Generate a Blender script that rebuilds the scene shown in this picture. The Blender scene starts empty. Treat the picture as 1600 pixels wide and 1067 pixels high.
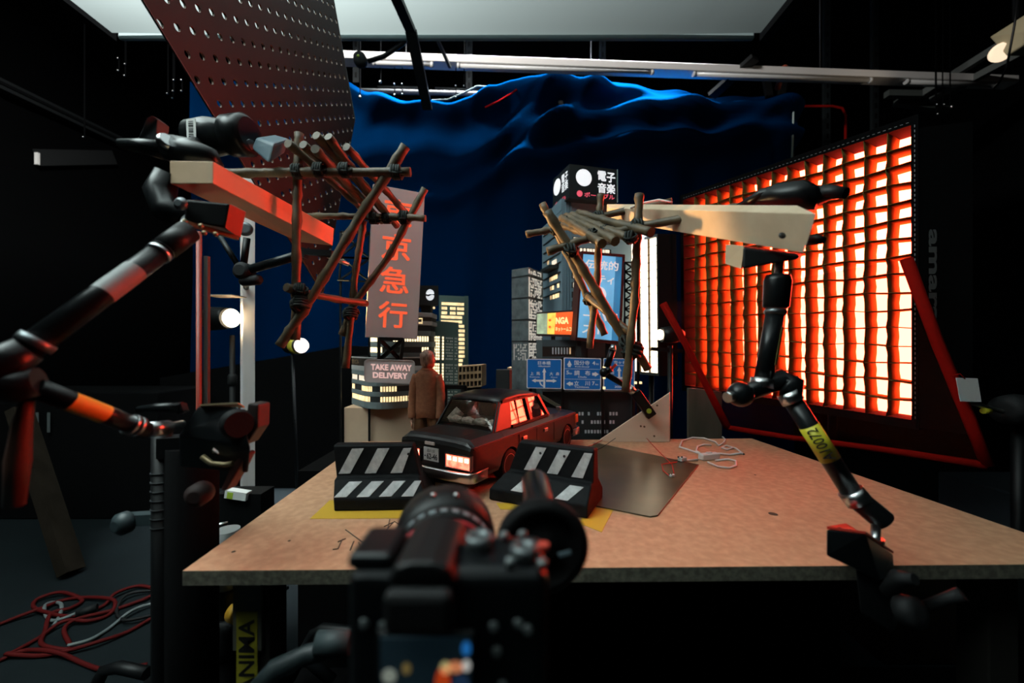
import bpy, bmesh, math, random
from mathutils import Vector as V, Matrix as M, Quaternion
random.seed(7)
S = bpy.context.scene
COL = S.collection
F = 620.0; CZ = 1.15; TZ = 0.75          # focal length in pixels, camera height, table top height
# ---------------------------------------------------------------- camera
cd = bpy.data.cameras.new('camera'); cam = bpy.data.objects.new('camera', cd); COL.objects.link(cam)
cam.location = (0, 0, CZ); cam.rotation_euler = (math.pi/2, 0, 0)
cd.sensor_width = 36; cd.lens = 36*F/1600; cd.shift_y = 6.5/1600
cd.clip_start = 0.01
cd.dof.use_dof = True; cd.dof.focus_distance = 1.25; cd.dof.aperture_fstop = 2.0
S.camera = cam
S.view_settings.view_transform = 'Standard'; S.view_settings.look = 'None'
S.view_settings.gamma = 1; S.view_settings.use_curve_mapping = False
S.view_settings.exposure = 0.0
S.cycles.use_denoising = True
# ---------------------------------------------------------------- world + room lights
w = bpy.data.worlds.new('world'); S.world = w; w.use_nodes = True
w.node_tree.nodes['Background'].inputs[0].default_value = (.3, .55, .7, 1)
w.node_tree.nodes['Background'].inputs[1].default_value = 0.0015
def area(name, loc, target, size, power, col, sizey=None, spread=180):
    l = bpy.data.lights.new(name, 'AREA'); o = bpy.data.objects.new(name, l); COL.objects.link(o)
    l.energy = power; l.color = col; l.size = size; l.spread = math.radians(spread)
    if sizey: l.shape = 'RECTANGLE'; l.size_y = sizey
    o.location = loc
    o.rotation_euler = (V(target)-V(loc)).to_track_quat('-Z', 'Y').to_euler()
    return o
def spot(name, loc, target, power, col, angle=40, blend=.3, size=.04):
    l = bpy.data.lights.new(name, 'SPOT'); o = bpy.data.objects.new(name, l); COL.objects.link(o)
    l.energy = power; l.color = col; l.spot_size = math.radians(angle); l.spot_blend = blend; l.shadow_soft_size = size
    o.location = loc
    o.rotation_euler = (V(target)-V(loc)).to_track_quat('-Z', 'Y').to_euler()
    return o
area('studio_lamp_above_silk', (-1.7, .40, 4.2), (-1.7, .40, 0), .8, 640, (1, .98, .94))
area('added_backdrop_light', (.1, 3.31, 4.5), (.1, 3.36, 0), 2.6, 420, (.92, .97, 1), .35, 44)  # added unseen light that picks out the folds at the cloth top
spot('beam_from_left_lamp', (-1.325, 1.875, 1.285), (.42, 1.22, 1.48), 260, (1, .56, .22), 20, .3)
spot('beam_on_post', (-1.345, 1.865, 1.287), (-1.30, 1.95, 1.27), 7, (1, .80, .5), 120, .9, .015)
# ---------------------------------------------------------------- helpers
def P(px, py, d): return V(((px-800)/F*d, d, CZ-(py-540)/F*d))
def T(px, py, z=TZ): d = (CZ-z)*F/(py-540); return P(px, py, d)
def G(px, py): return T(px, py, 0.0)
def lin(c): return tuple((x/255/12.92 if x/255 <= .04045 else ((x/255+.055)/1.055)**2.4) for x in c)
_m = {}
def mat(name, col, rough=.6, metal=0, noise=None, bump=None, emis=None, spec=.5, stretch=None, sheen=0):
    if name in _m: return _m[name]
    m = bpy.data.materials.new(name); m.use_nodes = True; nt = m.node_tree; b = nt.nodes['Principled BSDF']
    b.inputs['Base Color'].default_value = (*col, 1); b.inputs['Roughness'].default_value = rough
    b.inputs['Metallic'].default_value = metal; b.inputs['Specular IOR Level'].default_value = spec
    if noise or bump:
        tc = nt.nodes.new('ShaderNodeTexCoord'); mp = nt.nodes.new('ShaderNodeMapping')
        if stretch: mp.inputs['Scale'].default_value = stretch
        nt.links.new(tc.outputs['Object'], mp.inputs['Vector'])
    if noise:
        sc, c2 = noise[:2]; n = nt.nodes.new('ShaderNodeTexNoise'); n.inputs['Scale'].default_value = sc
        n.inputs['Detail'].default_value = 6; nt.links.new(mp.outputs[0], n.inputs['Vector'])
        r = nt.nodes.new('ShaderNodeValToRGB'); r.color_ramp.elements[0].color = (*col, 1); r.color_ramp.elements[1].color = (*c2, 1)
        r.color_ramp.elements[0].position = .38; r.color_ramp.elements[1].position = .68
        nt.links.new(n.outputs['Fac'], r.inputs[0]); nt.links.new(r.outputs[0], b.inputs['Base Color'])
    if bump:
        n2 = nt.nodes.new('ShaderNodeTexNoise'); n2.inputs['Scale'].default_value = bump[0]; n2.inputs['Detail'].default_value = 4
        nt.links.new(mp.outputs[0], n2.inputs['Vector']); bp = nt.nodes.new('ShaderNodeBump')
        bp.inputs['Strength'].default_value = bump[1]; bp.inputs['Distance'].default_value = .002
        nt.links.new(n2.outputs['Fac'], bp.inputs['Height']); nt.links.new(bp.outputs[0], b.inputs['Normal'])
    if emis:
        b.inputs['Emission Color'].default_value = (*emis[0], 1); b.inputs['Emission Strength'].default_value = emis[1]
    _m[name] = m; return m
def see_through(name, col, alpha, gloss=0, rough=.5, tint=(1, 1, 1)):
    """diffuse (or glossy) film that lets part of the light through"""
    if name in _m: return _m[name]
    m = bpy.data.materials.new(name); m.use_nodes = True; nt = m.node_tree; nt.nodes.clear()
    o = nt.nodes.new('ShaderNodeOutputMaterial'); t = nt.nodes.new('ShaderNodeBsdfTransparent'); t.inputs[0].default_value = (*tint, 1)
    if gloss: d = nt.nodes.new('ShaderNodeBsdfGlossy'); d.inputs['Roughness'].default_value = rough
    else: d = nt.nodes.new('ShaderNodeBsdfDiffuse')
    d.inputs[0].default_value = (*col, 1)
    x = nt.nodes.new('ShaderNodeMixShader'); x.inputs[0].default_value = alpha
    nt.links.new(t.outputs[0], x.inputs[1]); nt.links.new(d.outputs[0], x.inputs[2]); nt.links.new(x.outputs[0], o.inputs[0])
    _m[name] = m; return m
def translucent(name, col, tcol, fac):
    if name in _m: return _m[name]
    m = bpy.data.materials.new(name); m.use_nodes = True; nt = m.node_tree; nt.nodes.clear()
    o = nt.nodes.new('ShaderNodeOutputMaterial'); a = nt.nodes.new('ShaderNodeBsdfDiffuse'); b = nt.nodes.new('ShaderNodeBsdfTranslucent')
    a.inputs[0].default_value = (*col, 1); b.inputs[0].default_value = (*tcol, 1)
    x = nt.nodes.new('ShaderNodeMixShader'); x.inputs[0].default_value = fac
    nt.links.new(a.outputs[0], x.inputs[1]); nt.links.new(b.outputs[0], x.inputs[2]); nt.links.new(x.outputs[0], o.inputs[0])
    _m[name] = m; return m
def glow(name, col, strength, noise=None):
    if name in _m: return _m[name]
    m = bpy.data.materials.new(name); m.use_nodes = True; nt = m.node_tree; b = nt.nodes['Principled BSDF']
    b.inputs['Base Color'].default_value = (*[c*.6 for c in col], 1); b.inputs['Roughness'].default_value = .6
    b.inputs['Emission Color'].default_value = (*col, 1); b.inputs['Emission Strength'].default_value = strength
    if noise:                                   # a lit sheet is never quite even behind its paper
        tc = nt.nodes.new('ShaderNodeTexCoord'); n = nt.nodes.new('ShaderNodeTexNoise'); n.inputs['Scale'].default_value = noise[0]
        nt.links.new(tc.outputs['Object'], n.inputs['Vector']); r = nt.nodes.new('ShaderNodeMapRange')
        r.inputs[1].default_value = .3; r.inputs[2].default_value = .7
        r.inputs[3].default_value = strength*(1-noise[1]); r.inputs[4].default_value = strength*(1+noise[1])
        nt.links.new(n.outputs['Fac'], r.inputs[0]); nt.links.new(r.outputs[0], b.inputs['Emission Strength'])
    _m[name] = m; return m
class MB:
    def __init__(s): s.v = []; s.f = []; s.m = []; s.s = []; s.mi = 0
    def add(s, vs, fs, smooth=False):
        o = len(s.v); s.v += [V(v) for v in vs]
        for f in fs: s.f.append([i+o for i in f]); s.m.append(s.mi); s.s.append(smooth)
        return s
    def hexa(s, p): return s.add(p, [(3,2,1,0),(4,5,6,7),(0,1,5,4),(1,2,6,5),(2,3,7,6),(3,0,4,7)])
    def box(s, c, d, R=None):
        a = [V((x*d[0]/2, y*d[1]/2, z*d[2]/2)) for z in (-1, 1) for x, y in ((-1,-1),(1,-1),(1,1),(-1,1))]
        if R is not None: a = [R @ q for q in a]
        return s.hexa([q+V(c) for q in a])
    def prism(s, poly, vec):
        n = len(poly); vec = V(vec); a = [V(p) for p in poly]
        return s.add(a+[p+vec for p in a], [list(range(n))[::-1], list(range(n, 2*n))]+[(i,(i+1)%n,(i+1)%n+n,i+n) for i in range(n)])
    def bar(s, a, b, w, h=None, up=(0,0,1)):
        a, b = V(a), V(b); h = h or w; d = (b-a).normalized(); u = V(up)
        if abs(d.dot(u)) > .98: u = V((1,0,0))
        x = d.cross(u).normalized(); y = x.cross(d)
        q = [(-1,-1),(1,-1),(1,1),(-1,1)]
        return s.hexa([e+x*i*w/2+y*j*h/2 for e in (a, b) for i, j in q])
    def tube(s, pts, r, seg=10, caps=True, closed=False):
        pts = [V(p) for p in pts]; n = len(pts); rs = r if isinstance(r, (list, tuple)) else [r]*n
        vs = []; nrm = None
        for i, p in enumerate(pts):
            if closed: t = (pts[(i+1)%n]-pts[i-1]).normalized()
            else: t = (pts[min(i+1,n-1)]-pts[max(i-1,0)]).normalized()
            if nrm is None:
                nrm = t.orthogonal().normalized()
            else:
                nrm = (nrm-t*nrm.dot(t)); nrm = nrm.normalized() if nrm.length > 1e-6 else t.orthogonal().normalized()
            bn = t.cross(nrm)
            vs += [p+(nrm*math.cos(k*math.tau/seg)+bn*math.sin(k*math.tau/seg))*rs[i] for k in range(seg)]
        fs = []
        for i in range(n if closed else n-1):
            j = (i+1) % n
            for k in range(seg):
                l = (k+1) % seg; fs.append((i*seg+k, i*seg+l, j*seg+l, j*seg+k))
        s.add(vs, fs, True)
        if caps and not closed:
            o = len(s.v)-n*seg
            for ring in (range(seg)[::-1], range((n-1)*seg, n*seg)):
                s.f.append([o+k for k in ring]); s.m.append(s.mi); s.s.append(False)
        return s
    def cyl(s, a, b, r, r2=None, seg=20): return s.tube([a, b], [r, r if r2 is None else r2], seg)
    def lathe(s, prof, o, ax, seg=28):
        """prof: (radius, distance along axis)"""
        ax = V(ax).normalized(); x = ax.orthogonal().normalized(); y = ax.cross(x); o = V(o); n = len(prof)
        vs = [o+ax*h+(x*math.cos(k*math.tau/seg)+y*math.sin(k*math.tau/seg))*r for r, h in prof for k in range(seg)]
        fs = [(i*seg+k, i*seg+(k+1)%seg, (i+1)*seg+(k+1)%seg, (i+1)*seg+k) for i in range(n-1) for k in range(seg)]
        s.add(vs, fs, True); o2 = len(s.v)-n*seg
        for ring in (range(seg)[::-1], range((n-1)*seg, n*seg)):
            s.f.append([o2+k for k in ring]); s.m.append(s.mi); s.s.append(False)
        return s
    def ball(s, c, r, seg=16, ring=10, R=None):
        r = V((r, r, r)) if not hasattr(r, '__len__') else V(r); c = V(c); vs = []
        for i in range(ring+1):
            a = math.pi*i/ring
            for k in range(seg):
                b = k*math.tau/seg; q = V((r.x*math.sin(a)*math.cos(b), r.y*math.sin(a)*math.sin(b), r.z*math.cos(a)))
                vs.append((R @ q if R is not None else q)+c)
        fs = [(i*seg+k, (i+1)*seg+k, (i+1)*seg+(k+1)%seg, i*seg+(k+1)%seg) for i in range(ring) for k in range(seg)]
        return s.add(vs, fs, True)
    def grid(s, rows, smooth=True):
        """rows: list of rows of points"""
        n = len(rows); k = len(rows[0])
        return s.add([p for r in rows for p in r], [(i*k+j, i*k+j+1, (i+1)*k+j+1, (i+1)*k+j) for i in range(n-1) for j in range(k-1)], smooth)
    def build(s, name, m, parent=None, bevel=0, seg=2, label=None, solid=0, sub=0):
        me = bpy.data.meshes.new(name)
        root = parent
        off = V((0, 0, 0))
        while root is not None: off += root.location; root = root.parent
        me.from_pydata([v-off for v in s.v], [], s.f)
        for x in (m if isinstance(m, (list, tuple)) else [m]): me.materials.append(x)
        me.polygons.foreach_set('material_index', s.m); me.polygons.foreach_set('use_smooth', s.s)
        b = bmesh.new(); b.from_mesh(me); bmesh.ops.remove_doubles(b, verts=b.verts, dist=1e-6)
        if not solid: bmesh.ops.recalc_face_normals(b, faces=b.faces)
        b.to_mesh(me); b.free()
        o = bpy.data.objects.new(name, me); COL.objects.link(o)
        if parent is not None: o.parent = parent
        if solid: q = o.modifiers.new('s', 'SOLIDIFY'); q.thickness = solid; q.offset = 0
        if sub: q = o.modifiers.new('u', 'SUBSURF'); q.levels = q.render_levels = sub
        if bevel: q = o.modifiers.new('b', 'BEVEL'); q.width = bevel; q.segments = seg; q.limit_method = 'ANGLE'; q.angle_limit = .6
        if label: o['label'] = label
        return o
def tag(o, label, cat, group=None, kind=None):
    o['label'] = label; o['category'] = cat
    if group: o['group'] = group
    if kind: o['kind'] = kind
    return o
def thing(name, loc, label, cat, group=None):
    o = bpy.data.objects.new(name, None); COL.objects.link(o); o.location = loc; o.empty_display_size = .05
    return tag(o, label, cat, group)
def struct(name, mb, m, **k):
    o = mb.build(name, m, **k); o['kind'] = 'structure'; return o
class Q:
    """a sheet given by four corners; s runs right, t runs down, h lifts towards the viewer"""
    def __init__(q, tl, tr, br, bl):
        q.c = [V(tl), V(tr), V(br), V(bl)]
        q.n = (q.c[3]-q.c[0]).cross(q.c[1]-q.c[0]).normalized()
        q.w = ((q.c[1]-q.c[0]).length+(q.c[2]-q.c[3]).length)/2; q.h = ((q.c[3]-q.c[0]).length+(q.c[2]-q.c[1]).length)/2
    def pt(q, s, t, h=0):
        a, b, c, d = q.c
        return (a*(1-s)+b*s)*(1-t)+(d*(1-s)+c*s)*t+q.n*h
    def slab(q, mb, s0, t0, s1, t1, h0=0, h1=.001):
        c = ((s0,t0),(s1,t0),(s1,t1),(s0,t1))
        return mb.hexa([q.pt(*x, h0) for x in c]+[q.pt(*x, h1) for x in c])
    def poly(q, mb, pts, h0=0, h1=.001):
        n = len(pts)
        return mb.add([q.pt(*x, h0) for x in pts]+[q.pt(*x, h1) for x in pts], [list(range(n)), list(range(n, 2*n))[::-1]]+[(i,(i+1)%n,(i+1)%n+n,i+n) for i in range(n)])
    def disc(q, mb, s, t, r, h0=0, h1=.001, seg=28):
        return q.poly(mb, [(s+r/q.w*math.cos(k*math.tau/seg), t+r/q.h*math.sin(k*math.tau/seg)) for k in range(seg)], h0, h1)
    def text(q, mb, body, s0, t0, s1, t1, h=.0012, bold=.02, keep=False):
        if bold and not body.isascii():          # heavy strokes for Japanese characters: the plain glyph laid down a few times
            vs, fs = [], []; g0, g1 = glyphs(body, 0); e = bold*.75
            for k, (dx, dy) in enumerate(((0, 0), (e, e), (-e, e), (e, -e), (-e, -e))):
                o = len(vs); vs += [(v[0]+dx, v[1]+dy, k*2e-5) for v in g0]; fs += [[i+o for i in f] for f in g1]
        else:
            vs, fs = glyphs(body, bold)
        x0 = min(v[0] for v in vs); x1 = max(v[0] for v in vs); y0 = min(v[1] for v in vs); y1 = max(v[1] for v in vs)
        W = max(x1-x0, 1e-4); H = max(y1-y0, 1e-4)
        if keep:
            k = min((s1-s0)*q.w/W, (t1-t0)*q.h/H); cw = k*W/q.w; ch = k*H/q.h
            sc, tc = (s0+s1)/2, (t0+t1)/2; s0, s1, t0, t1 = sc-cw/2, sc+cw/2, tc-ch/2, tc+ch/2
        return mb.add([q.pt(s0+(v[0]-x0)/W*(s1-s0), t1-(v[1]-y0)/H*(t1-t0), h+v[2]) for v in vs], fs)
_g = {}
def glyphs(body, bold=.02):
    if (body, bold) in _g: return _g[(body, bold)]
    c = bpy.data.curves.new('t', 'FONT'); c.body = body; c.size = 1; c.offset = bold; c.align_x = 'CENTER'; c.resolution_u = 3
    c.space_line = .95
    o = bpy.data.objects.new('t', c); COL.objects.link(o)
    dg = bpy.context.evaluated_depsgraph_get(); dg.update()
    me = bpy.data.meshes.new_from_object(o.evaluated_get(dg))
    r = ([tuple(v.co) for v in me.vertices], [list(p.vertices) for p in me.polygons])
    bpy.data.objects.remove(o); bpy.data.curves.remove(c); bpy.data.meshes.remove(me)
    _g[(body, bold)] = r; return r
def pq(*c): return Q(*[P(*x) for x in c])
# ---------------------------------------------------------------- materials
BLK = mat('black_paint', (.004, .0045, .005), .45, spec=.25)
RUB = mat('black_rubber', (.006, .0065, .007), .65, spec=.25, bump=(300, .2))
ANO = mat('black_anodised', (.006, .0075, .0085), .30, .2, spec=.3)
CLO = mat('black_cloth', (.0014, .0014, .0017), .95, spec=.1)
STEEL = mat('steel', (.55, .57, .58), .28, 1)
GREYM = mat('grey_metal', (.16, .18, .19), .4, .8)
CHIP = mat('chipboard', (.48, .245, .135), .72, noise=(55, (.59, .32, .185)), bump=(160, .12))
CHIPE = mat('chipboard_edge', (.10, .095, .07), .9, noise=(90, (.2, .185, .14)), bump=(120, .5))
WOOD = mat('pine', (.55, .37, .22), .65, noise=(9, (.66, .46, .29)), stretch=(1, .12, 1), bump=(60, .15))
WOODX = mat('pine_along_x', (.52, .39, .26), .65, noise=(12, (.64, .50, .35)), stretch=(.1, 1, 1), bump=(60, .1))
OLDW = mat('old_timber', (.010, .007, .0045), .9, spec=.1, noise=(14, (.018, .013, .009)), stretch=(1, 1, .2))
BAM = mat('bamboo', (.06, .042, .020), .5, noise=(18, (.14, .095, .05)), bump=(40, .35))
TWINE = mat('dark_twine', (.006, .012, .010), .7, bump=(200, .5))
RED = mat('red_fabric', (.22, .004, .002), .9, spec=.06, bump=(120, .4))
WHT = mat('white_plastic', (.72, .70, .67), .4)
PAP = mat('white_paper', (.75, .75, .73), .8)
YEL = mat('yellow_tape', (.62, .36, .03), .5)
YELG = mat('yellow_label', (.60, .55, .03), .5)
INK = mat('black_ink', (.01, .01, .01), .6)
GRN = mat('lime_sticker', (.40, .55, .05), .5)
# ================================================================ the setting
mb = MB(); mb.box((0, 2, -.02), (9, 9, .04))
struct('floor', mb, mat('concrete', (.0025, .0055, .007), .85, spec=.2, noise=(3, (.0045, .009, .0105)), bump=(30, .15)))
wm = mat('black_wall', (.0006, .0008, .001), .95, spec=.05)
mb = MB(); mb.box((0, 6.3, 2.5), (9, .1, 5)); struct('wall_back', mb, wm)
mb = MB(); mb.box((-4.5, 2, 2.5), (.1, 9, 5)); struct('wall_left', mb, wm)
mb = MB(); mb.box((4.5, 2, 2.5), (.1, 9, 5)); struct('wall_right', mb, wm)
mb = MB(); mb.box((0, -2.45, 2.5), (9, .1, 5)); struct('wall_front', mb, wm)
mb = MB(); mb.box((0, 2, 5.02), (9, 9, .04)); struct('ceiling', mb, wm)
# ---- overhead silk
silk = thing('overhead_silk', (-.5, 1.2, 3.2), 'large white diffusion silk stretched overhead, lit from above', 'diffuser')
rows = []
x0, x1, ya, yb = -2.62, 1.63, -.9, 2.6
for j in range(33):
    v = j/32; r = []
    for i in range(61):
        u = i/60; x = x0+(x1-x0)*u; y = ya+(yb-ya)*v
        du = min(u, 1-u); sag = -.10*(1-abs(2*v-1)**2)*(1-abs(2*u-1)**4)
        wr = .012*math.sin(26*math.atan2(1-v+.02, 1-u+.02))*math.exp(-6*math.hypot((1-u)*1.2, 1-v))*min(1, 8*(1-v))*min(1, 8*(1-u))
        wr += .008*math.sin(9*v+3*math.sin(4*u))*(1-v)
        yy = y+(.035*math.sin(math.pi*u) if j == 32 else 0)
        r.append((x, yy, 3.2+sag+wr))
    rows.append(r)
mb = MB(); mb.grid(rows)
mb.build('fabric', translucent('silk_cloth', (.30, .32, .32), (.30, .37, .375), .75), silk)
mb = MB(); mb.box((-.5, 2.63, 3.2), (4.2, .03, .05)); mb.build('hem', mat('silk_hem', (.24, .32, .33), .8), silk, bevel=.01)
for x in (1.69, -2.68):
    mb = MB(); mb.bar((x, -.9, 3.22), (x, 2.66, 3.22), .06); mb.build('frame_tube', BLK, silk)
    mb = MB(); mb.tube([(x, 2.62, 3.24), (x, 2.62, 4.99)], .006, 6); mb.build('hanging_rope', mat('rope_grey', (.03, .03, .03), .9), silk)
# ---- white ceiling trunking
def R3(a, b): return (V(b)-V(a))
A = P(520, 91, 2.95); B = P(1580, 129, 3.22)
rail = thing('lighting_trunking', A, 'long white ceiling lighting trunking behind the silk', 'light fitting')
mb = MB(); mb.bar(A, B, .10, .055); mb.build('housing', mat('white_enamel', (.62, .60, .58), .45), rail, bevel=.005)
dv = (B-A).normalized()
for s0, s1 in ((.06, .135), (.175, .445), (.51, .77), (.83, .965)):
    mb = MB(); p = A+(B-A)*s0+V((0, -.03, -.045)); q = A+(B-A)*s1+V((0, -.03, -.045))
    mb.cyl(p, q, .015, seg=12); mb.cyl(p-dv*.02, p, .02, seg=12); mb.cyl(q, q+dv*.02, .02, seg=12)
    mb.build('tube', mat('tube_white', (.5, .5, .49), .3), rail)
for s in (.1, .36, .7): mb = MB(); p = A+(B-A)*s; mb.tube([p, (p.x, p.y, 4.99)], .004, 6); mb.build('hanger', mat('hanger_dark', (.02, .022, .024), .5), rail)
# ---- dim slotted hanger struts on the back wall
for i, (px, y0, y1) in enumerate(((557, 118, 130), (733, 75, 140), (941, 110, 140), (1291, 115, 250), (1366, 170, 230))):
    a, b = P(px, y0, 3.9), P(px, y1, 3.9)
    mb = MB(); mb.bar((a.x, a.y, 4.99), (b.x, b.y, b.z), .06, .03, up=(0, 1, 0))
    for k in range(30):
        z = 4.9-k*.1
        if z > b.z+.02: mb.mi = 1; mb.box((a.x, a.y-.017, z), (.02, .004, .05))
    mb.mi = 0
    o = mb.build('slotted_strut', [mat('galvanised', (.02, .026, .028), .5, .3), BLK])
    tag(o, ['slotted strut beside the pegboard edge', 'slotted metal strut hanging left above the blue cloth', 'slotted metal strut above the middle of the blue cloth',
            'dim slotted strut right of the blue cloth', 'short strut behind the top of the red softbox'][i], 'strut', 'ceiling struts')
# ---- blue backdrop cloth over a pipe
D = 3.45
px0, px1 = 300, 1238
top = [(300, 128), (540, 130), (585, 150), (640, 163), (700, 168), (735, 160), (770, 143), (800, 134), (880, 132), (960, 131), (1040, 139), (1110, 150), (1150, 150), (1190, 148), (1238, 160)]
def topy(x):
    for (a, b), (c, d_) in zip(top, top[1:]):
        if a <= x <= c: t = (x-a)/(c-a); t = t*t*(3-2*t); return b+(d_-b)*t
    return top[-1][1]
rows = []
for j in range(90):
    r = []
    for i in range(150):
        u = i/149; px = px0+(px1-px0)*u
        t0 = topy(px); zt = P(px, t0, D).z
        v = j/89; z = zt-(zt-.05)*v**1.5
        drop = zt-z
        bell = math.exp(-drop*2.2)
        # swags: folds hanging between the clips
        y = D+.025*math.sin(px*.035+.6*math.sin(drop*3))*min(1, drop*2+.15)+.02*math.sin(px*.081+drop*1.5)
        for cx, cz_, amp, wd, sl in ((905, .13, .16, 170, .0003), (1010, .30, .22, 230, -.0008), (1000, .54, .20, 330, -.0009), (680, .10, .13, 190, .0002), (830, .28, .14, 60, -.0040), (860, .42, .15, 80, -.0042), (1190, .2, .10, 60, -.003)):
            q = (drop-(cz_+sl*(px-cx)))/.085
            y -= 1.25*amp*math.exp(-q*q)*math.exp(-((px-cx)/wd)**2)
        y -= .07*math.exp(-(drop/.05)**2)*0
        r.append((((px-800)/F*D), y+(.10 if drop < .01 else 0), z+(-.02 if drop < .001 else 0)))
    rows.append(r)
mb = MB(); mb.grid(rows)
bc = mat('blue_cloth', (.0001, .0115, .045), .95, spec=0, bump=(25, .2))
tag(mb.build('backdrop_cloth', bc), 'deep blue backdrop cloth draped over a pipe behind the model city', 'cloth')
mb = MB(); a, b = P(480, 140, D+.14), P(1236, 160, D+.14); mb.tube([a, b], .022, 12)
for x in (a, b): mb.tube([(x.x, x.y, x.z), (x.x, x.y, 0)], .02, 10)
tag(mb.build('backdrop_pipe', mat('pipe_dark', (.02, .022, .024), .6)), 'metal pipe carrying the blue backdrop cloth', 'pipe')
# clips on the cloth
def aclamp(name, p, ang, L, label, m=BLK, tip=None, dep=.03):
    o = thing(name, p, label, 'clamp')
    for s in (-1, 1):
        mb = MB(); d = V((math.sin(ang), 0, math.cos(ang))); n = V((math.cos(ang), 0, -math.sin(ang)))
        b0 = V(p)+n*s*L*.10; pts = [V(p)-d*L*.45+n*s*.01*L, V(p)-d*L*.1+n*s*L*.12, V(p)+d*L*.5+n*s*L*.22]
        for a_, b_ in zip(pts, pts[1:]): mb.bar(a_, b_, L*.13, dep, up=(0, 1, 0))
        mb.build('jaw', m, o)
    if tip:
        mb = MB(); mb.cyl(V(p)+V((0, -.02, L*.5)), V(p)+V((0, -.02, L*.58)), L*.1, seg=10); mb.build('tip', tip, o)
    return o
aclamp('spring_clip', P(883, 158, D-.1), 0, .30, 'black clip with red tip holding the blue cloth at its middle', BLK, RED)
aclamp('spring_clip', P(1211, 143, D-.1), 0, .42, 'black clip holding the right end of the blue cloth')
# bars across the cloth top
mb = MB(); mb.bar(P(1180, 90, 3.0), P(1112, 150, 3.3), .09, .03)
tag(mb.build('drop_bar', BLK), 'black diagonal bar hanging down in front of the blue cloth top', 'bar')
mb = MB(); mb.bar(P(610, -25, 2.15), P(642, 48, 2.5), .06, .03); mb.bar(P(642, 48, 2.5), P(668, 170, 3.0), .07, .03)
tag(mb.build('drop_bar', BLK), 'dark bent bar dropping from the silk edge above the vertical sign', 'bar')
g = thing('ceiling_grip_head', P(562, 94, 2.7), 'round black grip head on a rod below the silk edge', 'grip head')
mb = MB(); mb.lathe([(.001, -.03), (.04, -.028), (.045, 0), (.04, .03), (.001, .032)], P(563, 94, 2.65), (.2, -1, 0)); mb.build('disc', RUB, g)
mb = MB(); mb.lathe([(.001, 0), (.01, .001), (.001, .004)], P(563, 94, 2.65)+V((0, -.04, 0)), (0, -1, 0), 10); mb.build('sticker', GRN, g)
mb = MB(); mb.tube([P(575, 96, 2.68), P(600, 88, 2.68), P(630, 68, 2.66), P(640, 52, 2.62)], .015, 10); mb.build('rod', ANO, g)
mb = MB(); mb.bar(P(677, 47, 2.62), P(703, 105, 2.9), .02); tag(mb.build('strut_rod', GREYM), 'thin grey rod slanting down from the silk edge', 'rod')
for i, (p, q) in enumerate((((590, 136, 4.3), (655, 137, 4.3)), ((680, 138, 4.3), (765, 141, 4.3)))):
    mb = MB(); mb.cyl(P(*p), P(*q), .012, seg=8); tag(mb.build('scaffold_tube', mat('dull_tube', (.05, .055, .055), .6)), ['shiny tube left of the hanging arm', 'shiny tube right of the hanging arm'][i], 'tube')
# cables on cloth
mb = MB(); mb.tube([P(758, 168, 3.25), P(780, 158, 3.22), P(800, 146, 3.24), P(815, 133, 3.3), P(828, 129, 3.36), P(842, 131, 3.42)], .008, 8)
tag(mb.build('cable', mat('red_cord', (.07, .002, .003), .9, spec=0)), 'red cable lying over the top of the blue cloth', 'cable')
mb = MB(); mb.tube([P(675, 157, 3.3), P(700, 156, 3.28), P(725, 145, 3.3), P(745, 135, 3.34), P(770, 136, 3.4)], .008, 8)
tag(mb.build('cable', mat('dim_white', (.04, .05, .05), .9, spec=0)), 'white cable over the left of the blue cloth', 'cable')
mb = MB(); mb.tube([P(1236, 155, 3.3), P(1240, 165, 3.3), P(1239, 200, 3.3), P(1237, 262, 3.3)], .007, 8)
tag(mb.build('cable', mat('pale_cable', (.25, .33, .33), .5)), 'pale cable hanging off the right end of the blue cloth', 'cable')
mb = MB(); mb.tube([P(1236, 166, 3.5), P(1300, 166, 3.5), P(1316, 169, 3.5), P(1321, 180, 3.5), P(1321, 235, 3.5)], .010, 8)
tag(mb.build('cable', RED), 'red cable running right from the cloth and hanging behind the red softbox', 'cable')
mb = MB(); mb.tube([P(1226, 104, 3.2), P(1224, 118, 3.2), P(1217, 130, 3.2), P(1215, 138, 3.25)], .022, 8)
tag(mb.build('strap', mat('orange_strap', (.30, .05, .02), .7)), 'orange strap hanging below the white trunking', 'strap')
# ---- right of the ceiling: rails and the top lamp
for i, (p, q) in enumerate((((1385, 147, 3.4), (1440, 148, 3.4)), ((1440, 148, 3.4), (1600, 48, 2.9)), ((1455, 158, 3.4), (1610, 76, 2.9)), ((1400, 160, 3.5), (1485, 171, 3.5)))):
    mb = MB(); mb.bar(P(*p), P(*q), .05, .05)
    tag(mb.build('ceiling_rail', mat('dim_rail', (.06, .07, .065), .6)), ['short dim rail end below the white trunking', 'upper of two rails slanting up to the corner lamp', 'lower of two rails slanting up to the corner lamp', 'lowest dim rail above the red softbox'][i], 'rail')
lp = thing('corner_lamp', P(1580, 75, 2.6), 'beige studio lamp with cord in the upper right corner', 'lamp')
q = pq((1545, 58, 2.6), (1605, 20, 2.4), (1612, 62, 2.35), (1572, 88, 2.5))
mb = MB(); q.slab(mb, 0, 0, 1.6, 1, -.12, 0); mb.build('housing', mat('beige_housing', (.42, .36, .22), .6), lp, bevel=.01)
mb = MB(); mb.lathe([(.001, 0), (.045, .005), (.055, .03), (.05, .06)], P(1562, 80, 2.56), (-.45, -.5, -.55)); mb.build('lens', glow('lamp_face', (1, .78, .55), .9), lp)
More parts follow.
